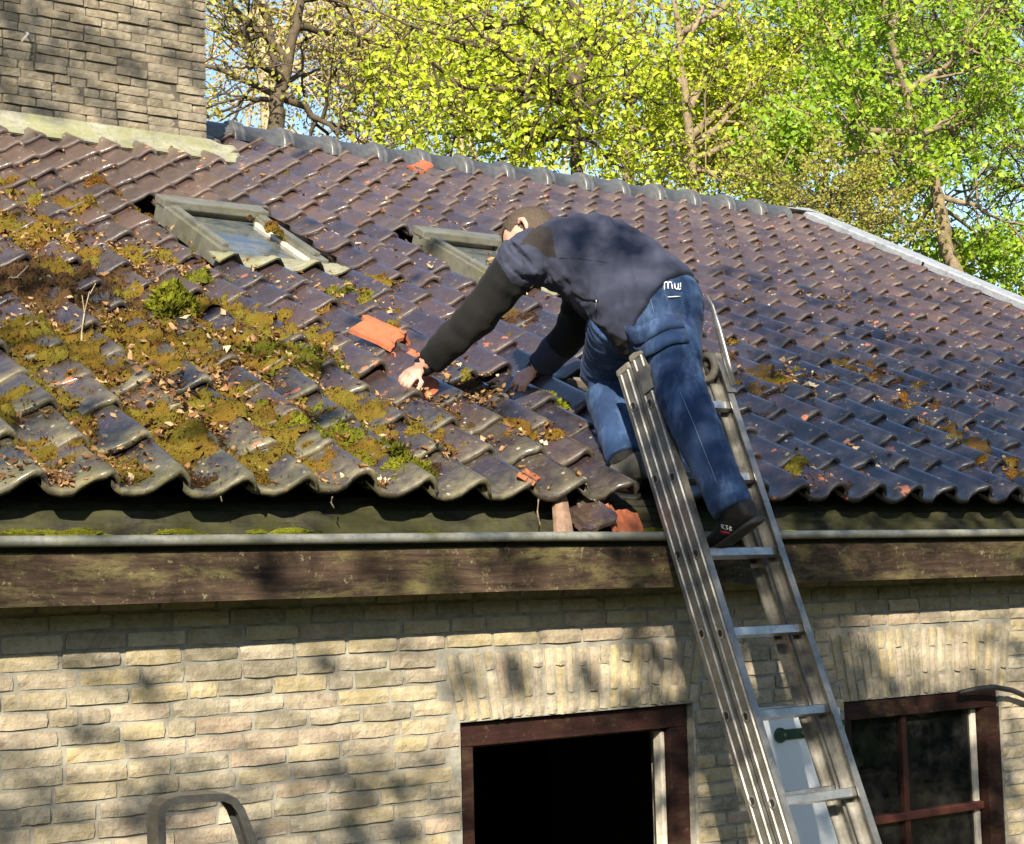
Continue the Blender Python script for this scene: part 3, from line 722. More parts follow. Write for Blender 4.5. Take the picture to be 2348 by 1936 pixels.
for i in range(nn1):
    a = 2 * math.pi * i / nn1
    for k in range(nn2):
        b = 2 * math.pi * k / nn2; rr_ = R_ + .014 * math.cos(b)
        V.append(c_ + LD * (rr_ * math.cos(a)) + LN * (rr_ * math.sin(a)) + LX * (.016 * math.sin(b)))
mb.add(V, [(i * nn2 + k, ((i + 1) % nn1) * nn2 + k, ((i + 1) % nn1) * nn2 + (k + 1) % nn2, i * nn2 + (k + 1) % nn2) for i in range(nn1) for k in range(nn2)])
q_ = mb.build('top_roller', 'grey_plastic', None, smooth=True); place_world(q_, ladder)
for sd in (-1, 1):
    q_ = lsweep('foot', [(sd * (HW - .03), -.04), (sd * (HW + .006), -.04), (sd * (HW + .006), .04), (sd * (HW - .03), .04)], TBOT - .014, TBOT + .05, 'black_plastic', None, .006); place_world(q_, ladder)

# ------------------------------------------------------------------ step stool hoop
YS = -.36
pth = [(352, 2000), (351, 1936), (349, 1868), (354, 1846), (372, 1830), (400, 1822), (460, 1818), (505, 1817), (530, 1828), (548, 1852), (565, 1895), (582, 1945), (605, 2010)]
P3 = [onY(x, y, YS) for x, y in pth]
ca = sum(P3) / len(P3)
top_z = max(p[2] for p in P3)
# straight legs on to the ground
def toground(a, b): d = b - a; t = -a[2] / d[2]; return a + d * t
P3 = [toground(P3[1], P3[0])] + P3[1:-1] + [toground(P3[-2], P3[-1])]
stool = empty('step_ladder', (float(ca[0]), YS, 0), 'grey aluminium step ladder hoop standing before the brick wall', 'step ladder')
def hoop(name, dy, wid, dep, mat):
    V = []; n = len(P3)
    for i, p in enumerate(P3):
        t = P3[min(i + 1, n - 1)] - P3[max(i - 1, 0)]; t = t / np.linalg.norm(t); s_ = np.cross(t, [0, 1, 0]); s_ /= np.linalg.norm(s_)
        inward = s_ if (ca - np.array([0, 0, 0]) - p) @ s_ > 0 else -s_
        for a, b in ((0, 0), (wid, 0), (wid, .004), (.006, .006), (.006, dep - .006), (wid, dep - .004), (wid, dep), (0, dep)):
            V.append(p + inward * a + np.array([0, dy + b, 0]))
    F = [(i * 8 + k, i * 8 + (k + 1) % 8, (i + 1) * 8 + (k + 1) % 8, (i + 1) * 8 + k) for i in range(n - 1) for k in range(8)] + [tuple(range(8)), tuple((n - 1) * 8 + k for k in range(8))]
    mb = MB(); mb.add(V, F); o = mb.build(name, mat, None); o.parent = stool; o.matrix_parent_inverse = Matrix.Translation(-Vector(stool.location)); return o
hoop('frame', -.035, .020, .072, 'dark_aluminium')
for z in (.25, .52, .79):
    mb = MB(); lx = np.interp(z, [0, 2], [P3[0][0], P3[2][0]]); rx_ = np.interp(z, [P3[-1][2], P3[-2][2]], [P3[-1][0], P3[-2][0]])
    mb.box(lx + .008, rx_ - .008, YS - .07, YS + .03, z, z + .025); o = mb.build('tread', 'aluminium', None, bevel=.004); o.parent = stool; o.matrix_parent_inverse = Matrix.Translation(-Vector(stool.location))
for sgn, base in ((0, P3[0]), (1, P3[-1])):
    tpt = P3[3] if sgn == 0 else P3[-4]
    mb = MB(); mb.tube([(base[0], YS + .30, 0.0), (tpt[0] + (.03 if sgn == 0 else -.03), YS + .04, tpt[2] - .35)], .012, 8); o = mb.build('rear_leg', 'dull_aluminium', None); o.parent = stool; o.matrix_parent_inverse = Matrix.Translation(-Vector(stool.location))

# ------------------------------------------------------------------ moss, leaves, shards
def cushion(r, hgt, seed, blades=60, bl=.012):
    """one moss cushion around the origin, z up"""
    rg = np.random.default_rng(seed); nl, no = 5, 11; V = []; F = []
    for j in range(nl):
        a = (j / (nl - 1)) * math.pi / 2
        for i in range(no):
            q = 2 * math.pi * i / no; k = 1 + .55 * noise.noise(Vector((math.cos(q) * 2.2, math.sin(q) * 2.2, seed * 3.3 + j * .8)))
            rr_ = r * math.cos(a) * k if j < nl - 1 else .0
            V.append((rr_ * math.cos(q), rr_ * math.sin(q), hgt * math.sin(a) * (1 + .6 * noise.noise(Vector((math.cos(q) * 3, math.sin(q) * 3 + j * 2, seed)))) - .012))
    for j in range(nl - 1):
        for i in range(no): F.append((j * no + i, j * no + (i + 1) % no, (j + 1) * no + (i + 1) % no, (j + 1) * no + i))
    for b in range(blades):
        a = math.asin(rg.uniform(0, 1) ** .8); q = rg.uniform(0, 2 * math.pi)
        p = np.array([r * math.cos(a) * math.cos(q) * .95, r * math.cos(a) * math.sin(q) * .95, hgt * math.sin(a) * .95 - .010])
        n = np.array([math.cos(q) * math.cos(a), math.sin(q) * math.cos(a), .4 + math.sin(a)]); n += rg.normal(0, .45, 3); n /= np.linalg.norm(n)
        t = np.cross(n, rg.normal(0, 1, 3)); t /= np.linalg.norm(t); L = bl * rg.uniform(.6, 1.4)
        k = len(V); V += [tuple(p - t * L * .3), tuple(p + t * L * .3), tuple(p + n * L)]; F.append((k, k + 1, k + 2, k + 2))
    F = [f if len(set(f)) == len(f) else f[:3] for f in F]
    return V, F
def zone(px, py, r): x, s = rpx(px, py); return x, s, r
def put_moss(o_name, items, mat, parent=None, **kw):
    """items: (x, s, r, h, seed) cushions joined in one mesh, in roof frame"""
    mb = MB()
    for x, s, r, h, sd, bl in items:
        V, F = cushion(r, h, sd, int(40 + r * 1900 * (bl / .012 if bl > .012 else 1)), bl); a = sd * 1.7
        out = []
        for v in V:
            xx = x + v[0] * math.cos(a) - v[1] * math.sin(a) ; s2 = s + (v[0] * math.sin(a) + v[1] * math.cos(a)) * .95
            base = theight(x, s) * .45 + theight(xx, s2) * .55
            out.append(rp(xx, s2, base + v[2]))
        mb.add(out, F, random.random())
    return mb.build(o_name, mat, parent, smooth=False, attr=True, **kw)
# the tufts one can point at
tufts = [
 (395, 715, .085, .085, 'moss_green', .030, 'tall bright green moss tuft standing up left of the skylights', ),
 (945, 1070, .062, .050, 'moss_green', .026, 'green fern-like moss tuft at the eave near the middle'),
 (1270, 920, .055, .035, 'moss_green', .022, 'bright yellow-green moss pad beside the missing tiles'),
 (980, 998, .046, .045, 'moss_gold', .010, 'round golden moss cushion on the third tile row from the gutter'),
 (1175, 975, .085, .055, 'moss_gold', .012, 'large lumpy golden moss mound below the right hand'),
 (1228, 885, .038, .030, 'moss_gold', .010, 'small golden moss cushion touching the right hand'),
 (375, 965, .055, .045, 'moss_gold', .012, 'olive double moss cushion on the lower left tiles'),
 (400, 1062, .034, .032, 'moss_brown', .010, 'dark brown moss cushion just above the gutter at left'),
 (600, 1085, .032, .030, 'moss_gold', .010, 'amber moss cushion at the eave beside a bark clump'),
 (240, 425, .080, .040, 'moss_gold', .014, 'golden moss patch below the chimney flashing'),
 (225, 475, .060, .040, 'moss_gold', .014, 'pale yellow moss patch left of the first skylight'),
 (795, 865, .026, .022, 'moss_gold', .010, 'small round moss button left of the roofer\'s hand'),
 (1835, 1065, .070, .030, 'moss_gold', .012, 'orange-tipped long moss roll at the eave right of the ladder'),
 (625, 545, .045, .020, 'moss_gold', .012, 'moss pad lying on the glass of the left skylight'),
 (2110, 1000, .050, .030, 'moss_gold', .012, 'moss patch on the lower tiles at far right'),
]
for px, py, r, h, mat, bl, lab in tufts:
    x, s = rpx(px, py, .05); its = [(x, s, r, h, random.randint(1, 900), bl)]
    for k in range(4): its.append((x + random.gauss(0, r * .55), s + random.gauss(0, r * .5), r * random.uniform(.4, .7), h * random.uniform(.5, .9), random.randint(1, 900), bl))
    mb = MB()
    o = put_moss('moss_tuft', its, mat, None, label=lab, cat='moss', group='moss tufts on the roof')
    if 'glass' in lab: o.location = (NV * .035).tolist()
# ground cover of moss, one object per colour; density follows patches picked on the photo
moss_zones = [(90, 780, .22, 7, 'g'), (200, 820, .22, 8, 'g'), (400, 840, .22, 9, 'g'), (300, 950, .2, 6, 'g'), (540, 960, .2, 6, 'g'), (800, 930, .2, 6, 'g'), (180, 610, .22, 9, 'g'), (330, 590, .2, 7, 'g'), (60, 520, .22, 8, 'g'), (420, 700, .2, 8, 'g'), (560, 740, .2, 7, 'g'), (700, 730, .16, 5, 'g'), (120, 1060, .16, 7, 'g'), (420, 1030, .18, 7, 'g'), (620, 1050, .18, 7, 'g'), (820, 1060, .16, 6, 'y'), (1000, 1000, .16, 6, 'g'), (60, 930, .2, 6, 'g'), (290, 1085, .09, 4, 'g'), (760, 1105, .08, 3, 'g'), (1040, 1080, .08, 3, 'b'), (940, 780, .14, 5, 'g'), (1080, 800, .16, 5, 'g'), (60, 560, .22, 9, 'g'), (120, 640, .30, 14, 'b'), (40, 690, .25, 9, 'b'), (230, 700, .22, 9, 'b'), (300, 640, .16, 5, 'b'), (330, 770, .22, 10, 'g'), (450, 790, .18, 8, 'g'), (560, 800, .22, 12, 'g'), (650, 780, .20, 10, 'g'),
 (700, 830, .15, 8, 'y'), (640, 840, .16, 9, 'y'), (740, 790, .10, 4, 'g'), (480, 850, .16, 7, 'b'), (250, 880, .14, 5, 'g'), (520, 930, .12, 4, 'g'), (860, 640, .12, 5, 'g'), (810, 680, .12, 4, 'y'), (870, 710, .08, 3, 'g'), (910, 740, .07, 2, 'g'),
 (140, 470, .14, 5, 'g'), (40, 430, .12, 4, 'g'), (300, 470, .10, 3, 'g'), (460, 640, .10, 3, 'y'), (1090, 900, .14, 6, 'b'), (1060, 950, .14, 4, 'b'), (1130, 900, .08, 3, 'g'), (860, 960, .14, 3, 'g'), (640, 960, .16, 5, 'y'), (740, 1010, .14, 4, 'y'),
 (1230, 1010, .10, 4, 'g'), (900, 1050, .10, 3, 'y'), (480, 1110, .07, 3, 'b'), (520, 1125, .06, 2, 'b'), (1210, 790, .10, 3, 'g'), (1180, 740, .14, 4, 'b'), (960, 660, .08, 2, 'g'), (1000, 480, .12, 3, 'g'),
 (1760, 870, .16, 6, 'b'), (1800, 880, .14, 5, 'g'), (1720, 900, .12, 5, 'b'), (1770, 960, .14, 5, 'b'), (1680, 790, .12, 4, 'g'), (1870, 830, .16, 5, 'b'), (1990, 850, .18, 6, 'b'), (2050, 890, .16, 6, 'b'), (2120, 930, .16, 7, 'b'), (2180, 990, .14, 6, 'b'), (2210, 1020, .10, 4, 'g'), (2290, 1060, .10, 4, 'g'), (2080, 940, .12, 4, 'g'), (2040, 720, .16, 4, 'b'), (2060, 735, .10, 3, 'g'), (1900, 790, .12, 3, 'g'), (1960, 1110, .08, 2, 'b'), (2240, 850, .12, 3, 'b'), (1710, 690, .14, 4, 'b'), (1640, 830, .10, 4, 'b'), (2330, 1100, .07, 2, 'g')]

# ragged mats: a skin draped over the tiles where the patches are dense
def moss_mat(name, x0, x1, s0, s1, step, kinds, mat, label, seed, bias=0., thick=.033):
    xs = np.arange(x0, x1, step); sg_ = np.arange(s0, s1, step); nx_, ns_ = len(xs), len(sg_); X, S_ = np.meshgrid(xs, sg_)
    D = np.zeros_like(X)
    for px, py, r, n, kd in moss_zones:
        if kd not in kinds: continue
        zx, zs = rpx(px, py, .03); D += min(1.3, n / 7.5) * np.exp(-(((X - zx) / (r * .95)) ** 2 + ((S_ - zs) / (r * .8)) ** 2))
    D = np.minimum(D, 1.25)
    V = np.zeros((ns_, nx_, 3)); T_h = np.full((ns_, nx_), -1.)
    for j in range(ns_):
        for i in range(nx_):
            d = D[j, i]
            if d < .12: continue
            x, s = X[j, i], S_[j, i]; v3 = Vector((x * 6.5, s * 8.5, seed)); h = theight(x, s)
            n1 = noise.fractal(v3, .8, 2.1, 5); t = d * .62 + n1 * .78 - h * 7.2 + .10 + bias
            if t <= .30: continue
            lump = .62 + .8 * noise.noise(Vector((x * 24, s * 24, seed + 4))) + .6 * noise.noise(Vector((x * 70, s * 70, seed + 8)))
            T_h[j, i] = min(1., (t - .30) * 2.6) * thick * max(.15, lump); V[j, i] = rp(x, s, h * .9 + T_h[j, i] + .0015)
    idx = -np.ones((ns_, nx_), int); ok = T_h > 0; idx[ok] = np.arange(ok.sum()); Vv = V[ok]
    a = idx[:-1, :-1]; b = idx[:-1, 1:]; c = idx[1:, 1:]; d_ = idx[1:, :-1]; q = (a >= 0) & (b >= 0) & (c >= 0) & (d_ >= 0)
    F = np.stack([a[q], b[q], c[q], d_[q]], -1)
    rr_ = np.array([noise.noise(Vector((p[0] * 9, p[1] * 9, seed + 20))) * .5 + .5 for p in Vv])
    me = np_mesh(name, Vv, F, mat, rr_, True); link(name, me, None, label=label, cat='moss', kind='stuff'); return Vv, rr_
MV = []
for nm_, kk_, mt_, lb_, sd_, bi_ in (('moss_mat', 'gy', 'moss_gold', 'ochre and rust moss mat spread over the left tiles', 3, .085), ('moss_mat', 'y', 'moss_green', 'yellow-green moss mat left of the red tile fragment', 13, .11), ('moss_mat', 'b', 'moss_brown', 'dark humus crust along the shaded tile hollows', 23, -.03)):
    v_, _ = moss_mat(nm_, -1.9, 1.3, .05, 3.9, .0095, kk_, mt_, lb_, sd_, bi_); MV.append((v_, mt_))
moss_mat('moss_mat', 1.0, 4.2, .05, 2.9, .0115, 'gb', 'moss_brown', 'brown moss crust on the right-hand tiles beyond the ladder', 33, .11)
moss_mat('moss_mat', 1.0, 4.2, .05, 2.9, .0115, 'g', 'moss_gold', 'golden moss patches on the right-hand tiles beyond the ladder', 43, .13)
# fronds standing on the mats
for v_, mt_ in MV:
    if len(v_) < 10: continue
    k_ = rng.integers(0, len(v_), min(16000, int(len(v_) * .9))); P = v_[k_] + rng.normal(0, .003, (len(k_), 3)); N = rng.normal(0, .6, (len(P), 3)) + NV * 1.; N /= np.linalg.norm(N, axis=1, keepdims=True)
    t_ = np.cross(N, rng.normal(0, 1, (len(P), 3))); t_ /= np.linalg.norm(t_, axis=1, keepdims=True); L_ = rng.uniform(.006, .018, (len(P), 1))
    V = np.stack([P - t_ * L_ * .28, P + t_ * L_ * .28, P + N * L_], 1).reshape(-1, 3); F = np.arange(len(V)).reshape(-1, 3)
    link('moss_fronds', np_mesh('moss_fronds', V, F, mt_, np.repeat(rng.uniform(0, 1, len(P)), 3)), None, label='fine fronds standing on the ' + {'moss_gold': 'ochre', 'moss_green': 'yellow-green', 'moss_brown': 'dark brown'}[mt_] + ' moss mats', cat='moss', kind='stuff')
bag = {'g': [], 'b': [], 'y': []}
for px, py, r, n, kd in moss_zones:
    zx, zs = rpx(px, py, .03)
    for k in range(int(n * 3.0)):
        x = zx + random.gauss(0, r * .55); s = zs + random.gauss(0, r * .45)
        u = ((x - X0) / TW) % 1
        if random.random() < .7: x -= (u - .25) * TW * random.uniform(.5, 1)      # settles in the hollows
        if s < .05 or s > 5: continue
        bag[kd].append((x, s, random.uniform(.012, .045) * (1.25 if kd == 'b' else 1), random.uniform(.010, .026), random.randint(1, 9999), .009 if kd != 'y' else .013))
for k in range(330):                                                        # tiny pads along the tile joints
    x = random.uniform(-2, 5.8); s = random.uniform(0, 5.0); r_ = round(s / ROW) * ROW
    bag[random.choice('gbb')].append((X0 + round((x - X0) / TW) * TW + random.gauss(.02, .02), max(.03, r_ + random.gauss(-.015, .012)), random.uniform(.007, .018), random.uniform(.008, .016), random.randint(1, 9999), .007))
for kd, mt, lb in (('g', 'moss_gold', 'golden moss growing in the hollows of the roof tiles'), ('b', 'moss_brown', 'dark brown moss and humus lying in the tile hollows'), ('y', 'moss_green', 'fresh yellow-green moss among the tiles left of the hands')):
    put_moss('moss_cover', bag[kd], mt, None, label=lb, cat='moss', kind='stuff')
gm = MB()
for k in range(260):
    px = random.uniform(-50, 760) if k < 190 else random.uniform(760, 2348); gp = onY(px, 1226, -.062); V, F = cushion(random.uniform(.008, .022), random.uniform(.006, .016), k, 16, .007)
    gp = np.array([gp[0], -.062 + random.uniform(-.01, .004), rc + random.uniform(-.012, .016) * (1 if k % 3 else 2)])
    gm.add([(gp[0] + v[0] * 3.2, gp[1] - v[2] * .3, gp[2] + v[1] * .5 + v[2] * .3) for v in V], F, random.random())
gm.build('gutter_moss', 'moss_green', None, attr=True, label='thin line of green moss along the back of the gutter', cat='moss', kind='stuff')
# dry leaves -----------------------------------------------------------
def leaf_batch(P, N, sizes, rg, curl=.35, aspect=.55, template=None):
    """curled leaves: points P, normals N -> V, F(quads), n verts per leaf"""
    n = len(P); t = rg.normal(0, 1, (n, 3)); t -= (t * N).sum(1, keepdims=True) * N; t /= np.linalg.norm(t, axis=1, keepdims=True) + 1e-9
    b = np.cross(N, t); L = sizes[:, None]
    c1 = rg.uniform(-curl, curl, (n, 1)); c2 = rg.uniform(0, curl, (n, 1))
    # 6 verts: base, left-mid, right-mid, centre-ish, tip
    p0 = P - t * L * .5 + N * L * c2 * .4
    pl = P + b * L * aspect * .5 + N * L * c2 * .55 - t * L * .05
    pr = P - b * L * aspect * .5 + N * L * (c2 * .55 + c1 * .3) - t * L * .05
    pc_ = P + 0 * t
    p1 = P + t * L * .5 + N * L * (c1 * .7 + .1)
    V = np.stack([p0, pl, p1, pr, pc_], 1).reshape(-1, 3)
    k = np.arange(n)[:, None] * 5
    F = np.concatenate([k + np.array([[0, 4, 1, 1]]), k + np.array([[1, 4, 2, 2]]), k + np.array([[2, 4, 3, 3]]), k + np.array([[3, 4, 0, 0]])])[:, :3]
    return V, F
def dry_batch(P, N, S, rg):
    """crumpled leaves: 3 x 3 grid each, lobed outline, curled both ways"""
    n = len(P); t = rg.normal(0, 1, (n, 3)); t -= (t * N).sum(1, keepdims=True) * N; t /= np.linalg.norm(t, axis=1, keepdims=True) + 1e-9; b = np.cross(N, t); L = S[:, None]
    k1 = rg.uniform(-.2, 1.1, (n, 1)); k2 = rg.uniform(-.3, 1.2, (n, 1)); asp = rg.uniform(.35, .75, (n, 1)); out = []
    for j, y in enumerate((-1, 0, 1)):
        for i, x in enumerate((-1, 0, 1)):
            w_ = (.35, 1., .3)[j] if x else 1.; jit = rg.normal(0, .10, (n, 3))
            out.append(P + (t * (.5 * y * (1 if x == 0 else .78)) + b * (.5 * asp * x * w_) + N * (.28 * k1 * y * y + .30 * k2 * x * x * w_) + jit) * L)
    V = np.stack(out, 1).reshape(-1, 3); k = np.arange(n)[:, None] * 9
    F = np.concatenate([k + np.array([[a, a + 1, a + 4, a + 3]]) for a in (0, 1, 3, 4)]); return V, F
lz = [(60, 560, .30, 90), (140, 560, .20, 40), (60, 470, .2, 25), (200, 560, .18, 30), (330, 620, .22, 45), (420, 640, .16, 25), (80, 740, .25, 40), (300, 760, .30, 80), (430, 780, .25, 70), (560, 790, .25, 90), (640, 830, .2, 70), (520, 870, .22, 70), (420, 900, .2, 50), (300, 880, .2, 40), (460, 985, .14, 75), (380, 930, .12, 30), (700, 860, .2, 45), (780, 820, .15, 25),
      (100, 1090, .12, 55), (270, 1080, .10, 55), (330, 1060, .10, 20), (580, 1070, .12, 25), (760, 1110, .10, 35), (870, 1105, .05, 12), (1010, 1060, .10, 20), (860, 1010, .16, 25), (640, 950, .16, 35), (200, 980, .15, 25), (1100, 920, .14, 35), (1060, 940, .1, 22), (1240, 1000, .12, 22), (1160, 1020, .10, 14), (950, 930, .1, 14), (980, 990, .2, 14), (1050, 860, .1, 14),
      (1830, 870, .14, 35), (1880, 880, .12, 28), (1990, 870, .14, 30), (2080, 930, .16, 34), (2160, 990, .14, 30), (1850, 905, .06, 14), (1880, 1110, .08, 20), (2250, 895, .07, 24), (2300, 1085, .08, 18), (1700, 860, .10, 14), (1870, 690, .2, 26), (1960, 720, .2, 30), (2060, 780, .2, 26), (2000, 1070, .1, 10),
      (880, 570, .35, 36), (800, 690, .25, 36), (1000, 520, .3, 32), (1180, 480, .3, 24), (620, 420, .4, 26), (1700, 560, .4, 36), (300, 560, .3, 40), (650, 650, .25, 26), (1140, 690, .14, 12), (1110, 605, .05, 8)]
pts = []; 
for px, py, r, n in lz:
    zx, zs = rpx(px, py, .03)
    for k in range(int(n * 1.45)):
        x = zx + random.gauss(0, r * .5); s = zs + random.gauss(0, r * .42); u = ((x - X0) / TW) % 1
        if random.random() < .6: x -= (u - .28) * TW * random.uniform(.4, 1)
        pts.append((x, s))
for k in range(1300):
    x = random.uniform(-2.2, 5.9); s = random.uniform(.03, 5.1); 
    if random.random() < .6: s = max(.03, round(s / ROW) * ROW + random.gauss(-.012, .02))
    if any(a - .02 < x < b + .02 and c < s < d for a, b, c, d in SKY): continue
    pts.append((x, s))
pts = [p for p in pts if 0.01 < p[1] < 5.15 and not in_poly(p[0], p[1], hole_rs) and not (CH[0] < p[0] < CH[1] and p[1] > CH[2] - .02)]
P = np.array([rp(x, s, theight(x, s) + random.uniform(.004, .016) + (random.uniform(0, .024) if x < .8 and .3 < s < 3 else 0)) for x, s in pts])
N = rng.normal(0, .38, (len(P), 3)) + NV; N /= np.linalg.norm(N, axis=1, keepdims=True)
sz = np.minimum(rng.gamma(4, .0050, len(P)) + .006, .036)
V, F = dry_batch(P, N, sz, rng)
lr = np.repeat(np.clip(rng.beta(1.5, 2.0, len(P)), 0, 1), 9)
link('fallen_leaves', np_mesh('fallen_leaves', V, F, 'leaf_dry', lr), None, label='dry tan leaves scattered over the roof tiles', cat='leaves', kind='stuff')
# leaf litter grains: finer crumbs
pts2 = []
for px, py, r, n in lz[:36] + lz[35:47]:
    zx, zs = rpx(px, py, .03)
    for k in range(int(n * 6)):
        x = zx + random.gauss(0, r * .55); s = zs + random.gauss(0, r * .45); u = ((x - X0) / TW) % 1
        if random.random() < .75: x -= (u - .28) * TW * random.uniform(.5, 1)
        if s > .01: pts2.append((x, s))
P = np.array([rp(x, s, theight(x, s) + random.uniform(.001, .010)) for x, s in pts2]); N = rng.normal(0, .5, (len(P), 3)) + NV; N /= np.linalg.norm(N, axis=1, keepdims=True)
V, F = leaf_batch(P, N, rng.uniform(.006, .018, len(P)), rng, .6, .7)
link('leaf_crumbs', np_mesh('leaf_crumbs', V, F, 'leaf_dry', np.repeat(rng.beta(1.3, 2.2, len(P)), 5)), None, label='crumbled brown leaf litter in the tile hollows', cat='leaves', kind='stuff')
n_ = 420; gx = rng.uniform(-2.2, 3.4, n_); P = np.stack([gx, rng.uniform(FY + .03, -.07, n_), rc - .075 + rng.uniform(0, .05, n_) * (np.sin(gx * 3.1) * .5 + .6)], 1); N = rng.normal(0, .6, (n_, 3)) + np.array([0, 0, 1.]); N /= np.linalg.norm(N, axis=1, keepdims=True)
V, F = dry_batch(P, N, rng.uniform(.015, .045, n_), rng)
link('gutter_leaves', np_mesh('gutter_leaves', V, F, 'leaf_dry', np.repeat(rng.beta(1.2, 2.6, n_), 9)), None, label='rotting leaves lying along the inside of the gutter', cat='leaves', kind='stuff')
# bigger pale leaves one can pick out
def big_leaf(px, py, size, tone, lab, seed):
    rg = np.random.default_rng(seed); x, s = rpx(px, py, .03); c = rp(x, s, theight(x, s) + .012); mb = MB(); V = []
    n = 14; zz = Matrix.Rotation(rg.uniform(0, 6), 3, 'Z')
    V.append((0, 0, .004))
    for i in range(n):
        a = 2 * math.pi * i / n; r = size * (1. if i % 2 == 0 else .55) * rg.uniform(.75, 1.1)
        V.append((r * math.cos(a), r * .7 * math.sin(a), size * rg.uniform(-.1, .55)))
    W = [Vector(c.tolist()) + RMAT.to_3x3() @ (zz @ Vector(v)) for v in V]
    F = [(0, 1 + i, 1 + (i + 1) % n) for i in range(n)]
    m_ = mesh('leaf', W, F, 'leaf_dry'); a = m_.attributes.new('rnd', 'FLOAT', 'POINT'); a.data.foreach_set('value', [tone] * len(W))
    link('dry_leaf', m_, None, label=lab, cat='leaf', group='large dry leaves on the roof')
big_leaf(580, 1068, .028, .95, 'whitish lobed leaf on the second tile row above the gutter', 1)
big_leaf(878, 1105, .032, .98, 'large white leaf stuck on the eave tile left of the fern-like moss', 2)
big_leaf(1245, 1020, .028, .97, 'cream curled leaf below the missing tiles', 3)
big_leaf(1855, 895, .040, 1., 'white torn leaf on the tiles right of the ladder', 4)
big_leaf(205, 835, .026, .9, 'pale lobed leaf beside the bare twig at left', 5)
big_leaf(320, 745, .022, .85, 'light leaf under the tall green moss tuft', 6)
# twigs
def twig(pts, lab, r=.003, gname='bare twigs on the roof'):
    W = [rp(*rpx(px, py, .03), h) for px, py, h in pts[0]]
    mb = MB(); mb.tube([w_.tolist() for w_ in W], [r, r * .9, r * .7, r * .5][:len(W)] if len(W) <= 4 else r * .8, 5)
    for br in pts[1:]:
        Wb = [rp(*rpx(px, py, .03), h) for px, py, h in br]; mb.tube([w_.tolist() for w_ in Wb], [r * .7] + [r * .4] * (len(Wb) - 1), 4)
    mb.build('twig', 'bark_tan', None, label=lab, cat='twig', group=gname)
twig([[(187, 800, .03), (184, 780, .06), (186, 760, .10), (192, 745, .15)], [(186, 762, .10), (176, 748, .14)], [(190, 748, .13), (204, 738, .17)]], 'forked pale twig standing up among the moss at left')
twig([[(10, 650, .05), (35, 655, .06), (60, 640, .08)], [(35, 655, .06), (50, 668, .08)]], 'curved grey twig lying at the left edge')
twig([[(150, 690, .05), (165, 720, .06), (172, 745, .05)], [(160, 710, .06), (150, 735, .07)]], 'brown twig bundle next to the forked twig')
twig([[(320, 760, .04), (345, 785, .05), (375, 800, .04)]], 'thin straight twig across the moss below the green tuft')
twig([[(205, 630, .05), (218, 650, .05), (228, 668, .04)]], 'short bleached twig on the dark tiles at left')
def gutter_straw(px, top, bot, lab):
    a = onY(px, top, -.105); b = onY(px - 3, (top + bot) / 2, -.12); c = onY(px + 4, bot, -.12); mb = MB(); mb.tube([a.tolist(), b.tolist(), c.tolist()], [.003, .0025, .0015], 5)
    mb.build('plant_stalk', 'bark_grey', None, label=lab, cat='stalk', group='stalks hanging from the eave')
gutter_straw(505, 1098, 1150, 'dark brown stalk hanging over the gutter under the bark clump')
gutter_straw(1235, 1145, 1205, 'thin pale stalk dangling beside the leaning brown batten')
gutter_straw(762, 1140, 1165, 'short stalk hanging from the eave below the leaf pile')
# red clay shards -------------------------------------------------------
def shard(px, py, u0, u1, y0, y1, rot, h, lab, mat='terracotta', sc=1., place=None, nm='broken_tile', jag=.012, seed=3):
    r = random.Random(seed); us = np.linspace(u0, u1, 9); ys = np.linspace(y0, y1, 6); V = []
    for j, y in enumerate(ys):
        for i, u in enumerate(us):
            e = i in (0, 8) or j in (0, 5)
            V.append(Vector(((u - (u0 + u1) / 2) * TW + (r.uniform(-jag, jag) if e else 0), y - (y0 + y1) / 2 + (r.uniform(-jag, jag) if e else 0), float(np.interp(u, PU, PH)) * 1.15 - .02 + r.uniform(-.001, .001))))
    n = len(V); V += [v - Vector((0, 0, .015)) for v in V]; F = [(j * 9 + i, j * 9 + i + 1, (j + 1) * 9 + i + 1, (j + 1) * 9 + i) for j in range(5) for i in range(8)]
    F += [tuple(n + q for q in f[::-1]) for f in F]
    ring = [i for i in range(9)] + [j * 9 + 8 for j in range(1, 6)] + [45 + i for i in range(7, -1, -1)] + [j * 9 for j in range(4, 0, -1)]
    F += [(ring[k], n + ring[k], n + ring[(k + 1) % len(ring)], ring[(k + 1) % len(ring)]) for k in range(len(ring))]
    if place is None:
        x, s = rpx(px, py, .05); mw = rmat(x, s, theight(x, s) + h, *rot, sc)
    else: mw = Matrix.Translation(Vector(place.tolist())) @ Euler(rot).to_matrix().to_4x4() @ Matrix.Scale(sc, 4)
    me = mesh(nm, V, F, mat, False)
    bm = bmesh.new(); bm.from_mesh(me); bmesh.ops.recalc_face_normals(bm, faces=bm.faces[:]); bm.to_mesh(me); bm.free()
    o = link(nm, me, None, label=lab, cat='broken tile', group='broken red clay tiles'); o.matrix_world = mw; return o
shard(868, 790, .48, 1.06, 0, .185, (.06, .05, .55), .024, 'large curved red clay tile fragment lying left of the sleeve', seed=3)
shard(858, 832, .1, .45, 0, .07, (.1, .2, .8), .014, 'small orange clay shard below the large fragment', seed=4)
shard(930, 822, .1, .5, 0, .06, (.15, -.2, .2), .012, 'orange clay splinter beside the left cuff', seed=5)
shard(960, 890, .3, .85, 0, .10, (.25, .1, .5), .036, 'orange clay shard held in the left hand', seed=6)
shard(960, 394, .2, .75, 0, .13, (0, 0, .1), .016, 'salmon clay piece just below the ridge tiles', seed=7)
shard(662, 500, .2, .42, 0, .05, (.3, .2, .4), .018, 'small red clay chip right of the left skylight', seed=8)
